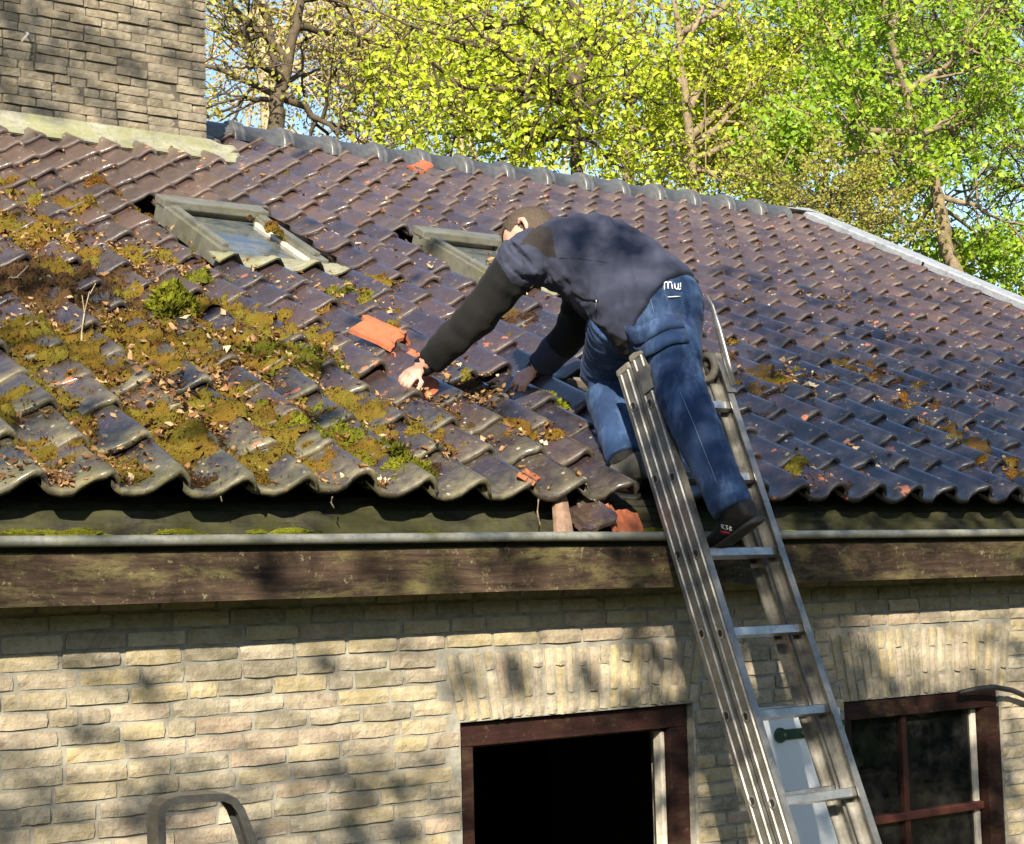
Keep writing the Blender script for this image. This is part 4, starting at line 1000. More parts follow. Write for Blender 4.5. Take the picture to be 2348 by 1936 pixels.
shard(752, 605, .2, .5, 0, .05, (.2, .1, .3), .012, 'red clay chip at the lower corner of the left skylight', seed=9)
shard(700, 0, .2, .8, 0, .10, (1.15, .35, .5), 0, 'dark red clay shard standing in the gutter by the ladder', place=onY(1432, 1195, -.13), seed=10)
shard(1215, 1103, .1, .6, 0, .05, (.3, .3, .9), .012, 'thin red clay splinter on the eave tile left of the batten', seed=11)
# weathered brown profile leaning in the gutter
mb = MB(); a0 = onY(1270, 1225, -.13); 
prof = [(0, 0), (.010, 0), (.012, .012), (.030, .012), (.032, 0), (.062, .004), (.066, .016), (.030, .024), (.0, .018)]
n = len(prof); tv = np.array([.05, .075, .125]); Vv = []
for t in (0, .5, 1.):
    for x, y in prof: Vv.append(a0 + tv * t + np.array([x * (1 - .25 * t), -y, 0]))
mb.add(Vv, [(j * n + i, j * n + (i + 1) % n, (j + 1) * n + (i + 1) % n, (j + 1) * n + i) for j in range(2) for i in range(n)] + [tuple(range(n))[::-1], tuple(2 * n + i for i in range(n))])
mb.build('leaning_batten', 'mouldy_wood', None, label='weathered brown grooved batten leaning in the gutter', cat='batten')
shard(0, 0, .25, .85, 0, .15, (.55, .1, .15), 0, 'grey mossy tile slipped into the gutter beside the batten', mat='glazed_tile', place=onY(1345, 1178, -.11), nm='slipped_tile', seed=14)

# ------------------------------------------------------------------ the roofer
def vv(p): return Vector([float(q) for q in p])
def J(px, py, Y): return vv(onY(px, py, Y))
def RJ(px, py, h): return vv(rp(*rpx(px, py, h), h))
RA, RK, RH = J(1672, 1150, -.44), J(1555, 890, -.27), J(1535, 690, -.08)
LA, LK, LH = J(1440, 1078, .045), J(1378, 862, .29), J(1425, 728, .00)
LS, RS_, NK = J(1205, 588, .21), vv((.60, .36, 3.47)), J(1262, 545, .30)
LE, LW = J(1092, 728, .42), J(985, 830, .585)
RE, RW = J(1322, 755, .50), J(1240, 838, .665)
hm = (RH + LH) / 2; scn = (LS + RS_) / 2
def loft(mb, rings, n=18):
    """rings: (centre, axisA, axisB, ra, rb)"""
    V = []
    for c, A, B_, ra, rb in rings:
        for k in range(n):
            q = 2 * math.pi * k / n; V.append(c + A * (ra * math.cos(q)) + B_ * (rb * math.sin(q)))
    m = len(rings); F = [(i * n + k, i * n + (k + 1) % n, (i + 1) * n + (k + 1) % n, (i + 1) * n + k) for i in range(m - 1) for k in range(n)]
    F += [tuple(range(n))[::-1], tuple((m - 1) * n + k for k in range(n))]; mb.add(V, F)
def limb(mb, pts, rad, n=16, flat=1.):
    R = []; m = len(pts); ref = Vector((.3, .2, 1)).normalized()
    for i, p in enumerate(pts):
        t = (pts[min(i + 1, m - 1)] - pts[max(i - 1, 0)]).normalized(); A = ref.cross(t).normalized(); B_ = t.cross(A)
        R.append((p, A, B_, rad[i], rad[i] * flat))
    loft(mb, R, n)
def lerp(a, b, t): return a + (b - a) * t
def bend(a, b, c, n=5):
    """smooth polyline through a joint"""
    out = [lerp(a, b, t) for t in np.linspace(0, .78, n)] + [lerp(lerp(a, b, .9), lerp(b, c, .1), .5)] + [lerp(b, c, t) for t in np.linspace(.22, 1, n)]
    return [vv(p) for p in out]
def remeshed(name, mb, voxel, smooth_it=4):
    me = mb.mesh(name + '_src', None); bm = bmesh.new(); bm.from_mesh(me); bmesh.ops.recalc_face_normals(bm, faces=bm.faces[:]); bm.to_mesh(me); bm.free()
    ob = bpy.data.objects.new('tmp', me); COL.objects.link(ob)
    r = ob.modifiers.new('r', 'REMESH'); r.mode = 'VOXEL'; r.voxel_size = voxel
    if smooth_it: s_ = ob.modifiers.new('s', 'SMOOTH'); s_.factor = .5; s_.iterations = smooth_it
    dg = bpy.context.evaluated_depsgraph_get(); dg.update()
    out = bpy.data.meshes.new_from_object(ob.evaluated_get(dg)); bpy.data.objects.remove(ob); out.name = name
    out.polygons.foreach_set('use_smooth', [True] * len(out.polygons)); return out
def displace(me, fn):
    co = np.empty(len(me.vertices) * 3, np.float32); me.vertices.foreach_get('co', co); no = np.array([v.normal[:] for v in me.vertices], np.float32)
    co = co.reshape(-1, 3); d = np.array([fn(Vector(c.tolist())) for c in co], np.float32)
    me.vertices.foreach_set('co', (co + no * d[:, None]).astype(np.float32).ravel()); me.update()
def cloth(name, col, dark, scale=320, rough=.85, stretch=None, wear=None):
    m, nt, b = nodes_mat(name); B = NB(nt); n = B.noise(9, 4, .6); wv = B.noise(scale, 2, .5)
    c = B.mix(B.ramp(n, [(.35, 0), (.7, 1)]), dark, col)
    if wear: c = B.mix(B.ramp(B.noise(14, 5, .7, B.stretch(B.P(), (1, 1, .35))), [(.48, 0), (.72, .75)]), c, wear)
    B.link(c, b.inputs['Base Color']); b.inputs['Roughness'].default_value = rough; b.inputs['Specular IOR Level'].default_value = .25
    b.inputs['Sheen Weight'].default_value = .03
    B.bump(b, wv, .25, .0015); M[name] = m
cloth('jacket_slate', (.037, .043, .074), (.022, .026, .048)); cloth('jacket_black', (.009, .0085, .009), (.006, .006, .006)); cloth('jacket_brown', (.026, .020, .020), (.019, .015, .015))
cloth('denim', (.017, .043, .112), (.009, .022, .066), 420, .8, None, (.070, .13, .26)); cloth('shoe_black', (.014, .013, .013), (.009, .009, .009), 200, .7); cloth('shoe_grey', (.085, .078, .070), (.05, .046, .042), 200, .8)
simple('sole_rubber', (.022, .021, .021), .7); simple('hair_brown', (.085, .064, .048), .8, 0, .5, 260, .6, .004, .3); simple('white_print', (.75, .77, .80), .6, 0, .05); simple('red_print', (.30, .02, .02), .6); simple('stitching', (.16, .22, .33), .8); simple('zip_metal', (.5, .5, .5), .35, .9)
m, nt, b = nodes_mat('skin'); B = NB(nt)
B.link(B.mix(B.noise(18, 4, .6), (.44, .21, .15), (.62, .36, .28)), b.inputs['Base Color']); b.inputs['Roughness'].default_value = .5; b.inputs['Subsurface Weight'].default_value = .12; b.inputs['Subsurface Radius'].default_value = (.01, .004, .002); B.bump(b, B.noise(220, 3, .6), .15, .001); M['skin'] = m

man = empty('person', tuple(lp(0, 0, 0)), 'man in slate jacket and blue jeans bending over the roof from the ladder', 'person')
def under(o, par=man):
    o.parent = par; o.matrix_parent_inverse = Matrix.Translation(-Vector(man.location)) if par is man else Matrix.Identity(4)
    return o
tax = (scn - hm).normalized(); side = (RS_ - LS); side -= tax * side.dot(tax); side.normalize(); hside = (RH - LH); hside -= tax * hside.dot(tax); hside.normalize()
back = side.cross(tax).normalized()
if back.z < 0: back = -back
hback = hside.cross(tax).normalized()
if hback.z < 0: hback = -hback
def tc(t, off=0.): return lerp(hm, scn, t) + back * off
# --- jacket
hc0 = J(1216, 548, .43)
mb = MB(); sd2 = lambda t: lerp(hside, side, max(0, min(1, t))).normalized(); bk2 = lambda t: lerp(hback, back, max(0, min(1, t))).normalized()
rings = [(hm - tax * .075 + hback * .012, sd2(0), bk2(0), .186, .158), (hm - tax * .03 + hback * .018, sd2(0), bk2(0), .192, .164), (tc(.18, .040), sd2(.18), bk2(.18), .190, .166), (tc(.4, .055), sd2(.4), bk2(.4), .194, .164), (tc(.62, .062), side, back, .200, .162), (tc(.82, .056), side, back, .202, .150), (tc(.98, .040), side, back, .186, .126), (tc(1.1, .030), side, back, .135, .098), (NK, side, back, .086, .080), (NK + (hc0 - NK).normalized() * .035, side, back, .078, .072)]
loft(mb, rings, 28)
upl = bend(lerp(scn, LS, .55), LS, LE, 4)
limb(mb, bend(LS, LE, LW, 6), [.088, .086, .080, .076, .072, .070, .072, .068, .064, .060, .057, .055, .054][:len(bend(LS, LE, LW, 6))], 18)
limb(mb, bend(RS_, RE, RW, 6), [.086, .084, .078, .074, .070, .068, .070, .066, .062, .060, .058, .057, .056][:len(bend(RS_, RE, RW, 6))], 18)
limb(mb, [lerp(scn, LS, .5), lerp(scn, LS, .85), LS + (LE - LS) * .1], [.10, .098, .086], 18); limb(mb, [lerp(scn, RS_, .5), lerp(scn, RS_, .85), RS_ + (RE - RS_) * .1], [.10, .096, .086], 18)
jk = remeshed('jacket', mb, .0062, 4)
def seg_t(p, a, b):
    d = b - a; t = max(0, min(1, (p - a).dot(d) / d.length_squared)); return t, (p - (a + d * t)).length
def jack_d(p):
    tl, dl = seg_t(p, LE, LW); tu, du = seg_t(p, LS, LE); tr, dr = seg_t(p, RE, RW)
    if min(dl, du, dr) < .11 and (tu > .15 or dl < .1 or dr < .1):
        ax = (LW - LS) if min(dl, du) < dr else (RW - RS_); a = p.dot(ax.normalized())
        f = noise.noise(Vector((a * 22, p.x * 13 + a * 9, p.y * 9))) * .005 + noise.noise(Vector((a * 16 + p.z * 22, p.x * 24, p.y * 12))) * .007
        return f
    a = p.dot(tax); s_ = p.dot(side); b_ = p.dot(back)
    # pulled creases running from the hem up to the near shoulder, sharp crests between soft hollows
    w1 = noise.noise(Vector((a * 3.0 + s_ * 2.5, s_ * 11 - a * 8, b_ * 5))); w2 = noise.noise(Vector((a * 5.5 + 7, s_ * 21 - a * 15, b_ * 9 + 4)))
    f = (.5 - abs(w1)) * .022 + (.45 - abs(w2)) * .012 - .010
    ap, da = seg_t(p, LS + tax * -.05 - back * .05, hm - back * .05)
    w3 = noise.noise(Vector((a * 26 + s_ * 16, s_ * 9, b_ * 20)))
    f += max(0, 1 - da / .17) * (.4 - abs(w3)) * .020
    hmz = max(0, 1 - abs((p - hm).dot(tax) + .05) / .05); f += hmz * .004
    return f
displace(jk, jack_d)
for k_ in ('jacket_slate', 'jacket_black', 'jacket_brown'): jk.materials.append(M[k_])
mi = []
YOKE = [(1192, 562), (1206, 543), (1226, 517), (1262, 521), (1276, 592), (1252, 589), (1234, 570), (1212, 560)]
for p in jk.polygons:
    c = p.center; tu, du = seg_t(c, LS, LE); tl, dl = seg_t(c, LE, LW); tr, dr = seg_t(c, RE, RW); tr2, dr2 = seg_t(c, RS_, RE); k = 0
    qx, qy, qd = proj(c); b_ = (c - scn).dot(back)
    if min(du, dl) < .11 and qx < 1168 + (qy - 640) * .06 - .6 * max(0, 640 - qy): k = 1
    elif dr < .08 and dr < dr2 + .02: k = 0 if tr > .48 and tr < .99 else 1  # right forearm: shade painted as black outside the grey stretch
    elif dr2 < .1 and tr2 > .3: k = 1  # right upper sleeve: its shadow put into the colour as black
    elif in_poly(qx, qy, YOKE): k = 2
    elif b_ < -.09: k = 1
    mi.append(k)
jk.polygons.foreach_set('material_index', mi)
jacket = under(link('jacket', jk))
# cuffs
def cuff(name, a, b, r0, r1, mat):
    q = MB(); limb(q, [a, lerp(a, b, .33), lerp(a, b, .66), b], [r0, (r0 + r1) / 2 + .003, (r0 + r1) / 2, r1], 16); me = remeshed(name, q, .006, 2)
    displace(me, lambda p: .0012 * math.sin(p.dot((b - a).normalized()) * 500)); me.materials.append(M[mat]); return under(link(name, me))
LHd = RJ(938, 862, .105); RHd = RJ(1200, 868, .09)
lwr = lerp(LW, LHd, .52); rwr = lerp(RW, RHd, .50)
cuff('cuff', LW - (LHd - LW) * .2, lwr, .041, .035, 'jacket_black'); cuff('cuff', RW - (RHd - RW) * .2, rwr, .041, .035, 'jacket_brown')
# --- jeans
mb = MB(); pel = [(hm + tax * .09, hside, hback, .165, .135), (hm + tax * .03, hside, hback, .178, .150), (hm - tax * .04, hside, hback, .184, .160), (hm - tax * .10, hside, hback, .172, .145), (hm - tax * .15, hside, hback, .13, .105)]
loft(mb, pel, 24)
def leg(H, K, A, r):
    pts = bend(H, K, A, 6); m_ = len(pts); limb(mb, pts, list(np.interp(np.linspace(0, 1, m_), np.linspace(0, 1, len(r)), r)), 20)
leg(RH, RK, RA - (RK - RA).normalized() * .030, [.112, .108, .100, .090, .084, .082, .078, .073, .069, .068]); leg(LH, LK, LA + (LK - LA).normalized() * .045, [.110, .106, .098, .088, .084, .080, .076, .072, .068, .066])
jn = remeshed('jeans', mb, .007, 4)
def jean_d(p):
    best = min(((seg_t(p, a, b), a, b) for a, b in ((RH, RK), (RK, RA), (LH, LK), (LK, LA))), key=lambda q: q[0][1]); (t, d), a, b = best
    ax = (b - a).normalized(); l = p.dot(ax)
    kn = math.exp(-min((p - RK).length, (p - LK).length) ** 2 / .012); hp = math.exp(-min((p - RH).length, (p - LH).length) ** 2 / .02); hem = math.exp(-min((p - RA).length, (p - LA).length) ** 2 / .006)
    w_ = .0028 + .0055 * kn + .005 * hp + .005 * hem
    return (.45 - abs(noise.noise(Vector((l * 22, p.x * 10 + l * 6, p.y * 10))))) * w_ * 1.9 + noise.noise(Vector((l * 60, p.x * 16, p.z * 8))) * w_ * .5 - w_ * .4
displace(jn, jean_d); jn.materials.append(M['denim']); jeans = under(link('jeans', jn))
# details laid on cloth surfaces by casting along the line of sight
def bvh(me): return BVHTree.FromPolygons([v.co.copy() for v in me.vertices], [tuple(p.vertices) for p in me.polygons])
JB, KB = bvh(jn), bvh(jk)
def hit(tree, px, py, off=.003):
    d = vv(ray(px, py)).normalized(); h_ = tree.ray_cast(vv(CAM), d)
    return (h_[0] + h_[1] * off, h_[1]) if h_[0] is not None else (None, None)
def stroke(name, tree, pix, r, mat, par, flat=.5, off=.002, n=6):
    P_ = []
    for i in range(len(pix) - 1):
        for t in np.linspace(0, 1, 5, endpoint=i == len(pix) - 2):
            h_, n_ = hit(tree, pix[i][0] + (pix[i + 1][0] - pix[i][0]) * t, pix[i][1] + (pix[i + 1][1] - pix[i][1]) * t, off)
            if h_ is not None and (not P_ or (h_ - P_[-1]).length < .05): P_.append(h_)
    if len(P_) < 2: return None
    q = MB(); q.tube(P_, r, n); return under(q.build(name, mat, None, smooth=True), man)
def patch(name, tree, quad, mat, off=.008, nx=8, ny=6, thick=.006, sag=.0):
    V = []; F = []
    for j in range(ny):
        for i in range(nx):
            a, b = i / (nx - 1), j / (ny - 1); q = [(quad[0][k] * (1 - a) + quad[1][k] * a) * (1 - b) + (quad[3][k] * (1 - a) + quad[2][k] * a) * b for k in (0, 1)]
            q[1] += sag * math.sin(a * math.pi * 2.2)
            h_, n_ = hit(tree, q[0], q[1], off if 0 < i < nx - 1 and 0 < j < ny - 1 else off * .45)
            if h_ is None: return None
            V.append(h_)
    F = [(j * nx + i, j * nx + i + 1, (j + 1) * nx + i + 1, (j + 1) * nx + i) for j in range(ny - 1) for i in range(nx - 1)]
    me = mesh(name, V, F, mat, True); o = link(name, me); mod = o.modifiers.new('t', 'SOLIDIFY'); mod.thickness = thick; mod.offset = 0; return under(o)
patch('pocket', JB, [(1438, 775), (1558, 755), (1575, 840), (1465, 880)], 'denim', .012, sag=4)
patch('pocket_flap', JB, [(1434, 748), (1556, 722), (1568, 752), (1448, 792)], 'denim', .018, sag=5)
patch('pocket_flap', JB, [(1455, 792), (1570, 755), (1578, 785), (1470, 822)], 'denim', .018, sag=5)
# lettering on the seat pocket
ml = [[(1523, 667), (1523, 652), (1527, 649), (1531, 652), (1531, 665)], [(1531, 654), (1535, 649), (1539, 652), (1540, 665)]]
wlt = [[(1545, 652), (1546, 662), (1550, 666), (1553, 661), (1553, 653)], [(1553, 661), (1555, 667), (1558, 664), (1558, 650)]]
for s_ in ml + wlt: stroke('pocket_lettering', JB, s_, .0021, 'white_print', jeans, 1, .006)
stroke('pocket_lettering', JB, [(1530, 682), (1558, 681)], .0018, 'white_print', jeans, 1, .005)
for pix in ([(1482, 645), (1500, 720)], [(1485, 642), (1518, 640)], [(1515, 642), (1530, 690)], [(1450, 665), (1478, 720)], [(1457, 663), (1485, 718)], [(1560, 900), (1590, 970), (1625, 1060), (1645, 1110)], [(1475, 640), (1470, 700)]):
    stroke('seam', JB, pix, .0011, 'stitching', jeans, 1, .001, 4)
stroke('seam', KB, [(1283, 592), (1330, 594), (1390, 602)], .0008, 'jacket_black', jacket, 1, .0003, 4)
stroke('pocket_zip', KB, [(1310, 665), (1340, 685), (1372, 690)], .004, 'jacket_black', jacket, 1, .001, 6); stroke('zip_pull', KB, [(1370, 688), (1368, 708)], .0022, 'zip_metal', jacket, 1, .005, 5)
# --- shoes
def shoe(A, heel, toe, up, mat, name, high=.03):
    f = (toe - heel); L = f.length; f.normalize(); up = (up - f * up.dot(f)).normalized(); s_ = f.cross(up)
    q = MB(); R = []
    for t, w_, hgt, z0 in ((-.02, .020, .045, .020), (.03, .036, .085, .012), (.12, .040, .098, .010), (.28, .040, .100, .008), (.42, .041, .080, .006), (.58, .045, .062, .006), (.74, .048, .052, .006), (.88, .044, .044, .007), (.98, .030, .034, .010), (1.02, .012, .018, .012)):
        R.append((heel + f * (L * t) + up * (z0 + hgt / 2), s_, up, w_, hgt / 2))
    loft(q, R, 18); an = heel + f * (L * .22) + up * .085
    limb(q, [heel + f * (L * .22) + up * .05, an, lerp(an, A, .8), lerp(an, A, 1.) + (A - an).normalized() * high], [.046, .048, .050, .050], 16)
    me = remeshed(name, q, .006, 4); displace(me, lambda p: .0016 * noise.noise(p * 40)); me.materials.append(M[mat]); o = under(link(name, me))
    q = MB(); R = []
    for t, w_ in ((-.05, .012), (-.02, .032), (.06, .041), (.2, .042), (.4, .040), (.58, .048), (.76, .051), (.9, .046), (1.0, .032), (1.045, .014)):
        R.append((heel + f * (L * t) + up * (.006 + (.006 if t > .9 else 0)), s_, up, w_, .013))
    loft(q, R, 14); under(link('shoe_sole', remeshed('shoe_sole', q, .005, 1))).data.materials.append(M['sole_rubber']); return me
ball = vv(lp(-.055, .018, .0)); heel_r = J(1738, 1198, -.545); fr = (ball - heel_r).normalized()
toe_r = heel_r + fr * .275
sm = shoe(RA, heel_r + Vector((0, 0, .0)), toe_r, Vector((-.2, .25, .9)), 'shoe_black', 'shoe')
heel_l = RJ(1480, 1095, .055); toe_l = heel_l + Vector((-.13, .19, .12)).normalized() * .265
fdir = (Vector((-.62, .62, .18))).normalized(); heel_l = LA - vv(NV) * .095 - fdir * .055; toe_l = heel_l + fdir * .27
sm2 = shoe(LA, heel_l, toe_l, vv(NV), 'shoe_grey', 'shoe', .06)
q = MB(); limb(q, [LA - vv(NV) * .04 + fdir * .0, LA + (LK - LA).normalized() * .02, LA + (LK - LA).normalized() * .10], [.050, .054, .056], 14); me = remeshed('sock', q, .006, 2); me.materials.append(M['shoe_black']); under(link('sock', me))
SB = bvh(sm)
for pix in ([(1654, 1203), (1656, 1212)], [(1655, 1203), (1661, 1205), (1656, 1208), (1662, 1213)], [(1664, 1205), (1669, 1206), (1666, 1209), (1670, 1213), (1664, 1214)], [(1673, 1207), (1673, 1216)], [(1673, 1207), (1678, 1210), (1673, 1212), (1679, 1216), (1673, 1217)]): stroke('shoe_lettering', SB, pix, .0011, 'white_print', None, 1, .0012, 5)
patch('shoe_badge', SB, [(1652, 1216), (1675, 1221), (1674, 1229), (1651, 1224)], 'red_print', .002, 4, 3, .001)
# --- body: one continuous surface
hc = hc0; ff = Vector((-.60, .42, -.66)).normalized(); uu = Vector((-.05, .70, .70)); uu = (uu - ff * uu.dot(ff)).normalized(); ss_ = ff.cross(uu).normalized()
mb = MB()
def ell(c, A, B_, C_, ra, rb, rc_, n=16):
    R = []
    for t in np.linspace(-.97, .97, 13): R.append((c + C_ * (rc_ * t), A, B_, ra * math.sqrt(1 - t * t), rb * math.sqrt(1 - t * t)))
    loft(mb, R, n)
ell(hc + uu * .02 - ff * .010, ss_, ff, uu, .077, .098, .098); ell(hc - uu * .045 + ff * .022, ss_, ff, uu, .062, .070, .075); ell(hc - uu * .088 + ff * .045, ss_, ff, uu, .045, .045, .032)
limb(mb, [hc + ff * .085 + uu * .015, hc + ff * .108 - uu * .014, hc + ff * .112 - uu * .030, hc + ff * .088 - uu * .036], [.009, .011, .015, .010], 10)
ell(hc + ff * .080 + uu * .026, uu, ff, ss_, .012, .014, .055, 10)                       # brow
limb(mb, [hc + ff * .084 - uu * .062 - ss_ * .022, hc + ff * .094 - uu * .062, hc + ff * .084 - uu * .062 + ss_ * .022], [.006, .010, .006], 8)
for sg in (-1, 1):
    e0 = hc + ss_ * (sg * .085) - ff * .006 - uu * .008
    limb(mb, [e0 - uu * .026 + ff * .006, e0 - uu * .012 + ss_ * sg * .008 - ff * .006, e0 + uu * .012 + ss_ * sg * .012 - ff * .012, e0 + uu * .028 + ss_ * sg * .008 - ff * .004, e0 + uu * .020 + ff * .008], [.007, .009, .010, .009, .006], 8)
limb(mb, [hc - uu * .06 - ff * .03, lerp(hc - uu * .07 - ff * .03, NK, .5), NK, lerp(NK, scn, .7)], [.058, .056, .060, .07], 16)
loft(mb, [(tc(1.0, .0), side, back, .14, .07), (tc(.8, .02), side, back, .155, .095), (tc(.5, .02), side, back, .145, .10), (tc(.2, .01), side, back, .14, .105), (hm, hside, hback, .14, .105), (hm - tax * .08, hside, hback, .12, .09)], 18)
for S_, E_, W_ in ((LS, LE, lwr), (RS_, RE, rwr)): limb(mb, [lerp(scn, S_, .5)] + bend(S_, E_, W_, 4), [.07, .055, .050, .046, .042, .040, .038, .034, .030, .027][:1 + len(bend(S_, E_, W_, 4))], 14)
for H_, K_, A_ in ((RH, RK, RA), (LH, LK, LA)): limb(mb, [lerp(hm, H_, .6)] + bend(H_, K_, A_, 4), list(np.interp(np.linspace(0, 1, 1 + len(bend(H_, K_, A_, 4))), [0, .15, .5, .6, .75, 1], [.085, .085, .058, .055, .052, .04])), 14)
def hand(wr, kn, dn, spread, thumb_sg, curls, shape):
    d = (kn - wr).normalized(); dn = (dn - d * dn.dot(d)).normalized(); s_ = d.cross(dn).normalized() * thumb_sg
    pl = (kn - wr).length
    R = []
    for t, w_, h_ in ((-.1, .026, .019), (.15, .029, .017), (.45, .037, .016), (.8, .041, .015), (1.0, .039, .012)): R.append((wr + d * (pl * t), s_, dn, w_, h_))
    loft(mb, R, 14)
    tips = []
    for k, (o_, ln, cu) in enumerate(zip((.030, .010, -.011, -.030), (.072, .080, .074, .058), curls)):
        a = kn + s_ * o_ - d * .006; dd = (d + s_ * o_ * spread).normalized(); P_ = [a]; ang = 0
        for seg, fr_ in enumerate((.45, .32, .25)):
            ang += cu * (.55, 1., .8)[seg]; v_ = dd * math.cos(ang) + dn * math.sin(ang); P_.append(P_[-1] + v_ * (ln * fr_))
        limb(mb, [lerp(wr, a, .55)] + [a] + [lerp(P_[0], P_[1], .5)] + P_[1:], [.0085, .0098, .0090, .0092, .0082, .0066], 10); tips.append(P_[-1])
    a = wr + d * (pl * .25) + s_ * .026; P_ = [a, a + (s_ * .75 + d * .5 + dn * .35).normalized() * .036, a + (s_ * .75 + d * .5 + dn * .35).normalized() * .036 + (d * .85 + s_ * .2 + dn * .5).normalized() * .030]
    P_.append(P_[-1] + (d * .9 - s_ * .1 + dn * .55).normalized() * .024); limb(mb, [lerp(wr, a, .4)] + P_, [.013, .0125, .0105, .0095, .0075], 10)
    return tips
dnr = -vv(NV)
tl_ = hand(lwr, LHd, dnr, 4., 1, (.55, .60, .62, .66), 0); tr_ = hand(rwr, RHd, dnr + Vector((.0, .0, 0)), 4., -1, (.45, .5, .55, .6), 0)
bd = remeshed('body', mb, .0048, 3); bd.materials.append(M['skin']); under(link('body', bd))
# hair: close-cropped shell over the skull
me = bpy.data.meshes.new('hair'); bm = bmesh.new(); bmesh.ops.create_icosphere(bm, subdivisions=5, radius=1)
for v in bm.verts:
    c = v.co; r_ = 1 + .012 * noise.noise(c * 25)
    v.co = hc + uu * .022 - ff * .012 + ss_ * (c.x * .0805 * r_) + ff * (c.y * .1015 * r_) + uu * (c.z * .1015 * r_)
kill = [f for f in bm.faces if (lambda q: (q.dot(ff) > .040 and q.dot(uu) < .070) or q.dot(uu) < -.040 or (q.dot(ff) > .006 and q.dot(uu) < .030))(f.calc_center_median() - hc)]
bmesh.ops.delete(bm, geom=kill, context='FACES'); 
rh = random.Random(4); hv = []
for f in list(bm.faces):
    for _ in range(2):
        n_ = f.normal; c0_ = f.calc_center_median() + Vector((rh.gauss(0, .002), rh.gauss(0, .002), rh.gauss(0, .002))); sg_ = (c0_ - hc).normalized(); t_ = (sg_ + Vector((rh.gauss(0, .5), rh.gauss(0, .5), rh.gauss(0, .5) - .3))).normalized(); w_ = t_.cross(Vector((rh.gauss(0, 1), rh.gauss(0, 1), rh.gauss(0, 1)))).normalized() * .0006
        hv.append((c0_ - w_, c0_ + w_, c0_ + t_ * rh.uniform(.003, .008)))
for a_, b_, c_2 in hv: bm.faces.new([bm.verts.new(a_), bm.verts.new(b_), bm.verts.new(c_2)])
bm.to_mesh(me); bm.free(); me.materials.append(M['hair_brown']); me.polygons.foreach_set('use_smooth', [True] * len(me.polygons)); under(link('hair', me))

# ------------------------------------------------------------------ trees
def tube_np(pts, rad, n=5):
    pts = np.asarray(pts, float); m = len(pts); t = np.gradient(pts, axis=0); t /= np.linalg.norm(t, axis=1, keepdims=True) + 1e-9
    ref = np.array([.31, .17, .2]); a = np.cross(ref, t); a /= np.linalg.norm(a, axis=1, keepdims=True) + 1e-9; b = np.cross(t, a)
    q = np.arange(n) * 2 * math.pi / n
    V = pts[:, None] + (a[:, None] * np.cos(q)[None, :, None] + b[:, None] * np.sin(q)[None, :, None]) * np.asarray(rad)[:, None, None]
    i, k = np.meshgrid(np.arange(m - 1), np.arange(n), indexing='ij'); k2 = (k + 1) % n
    F = np.stack([i * n + k, i * n + k2, (i + 1) * n + k2, (i + 1) * n + k], -1).reshape(-1, 4)
    return V.reshape(-1, 3), F
def wander(a, b, n, amp, rg, sag=0.):
    t = np.linspace(0, 1, n)[:, None]; p = a + (b - a) * t; L = np.linalg.norm(b - a); off = np.cumsum(rg.normal(0, amp * L / n, (n, 3)), 0); off -= off[0]
    p = p + off * np.sin(t * math.pi * .5); p[:, 2] += sag * L * np.sin(t[:, 0] * math.pi); return p
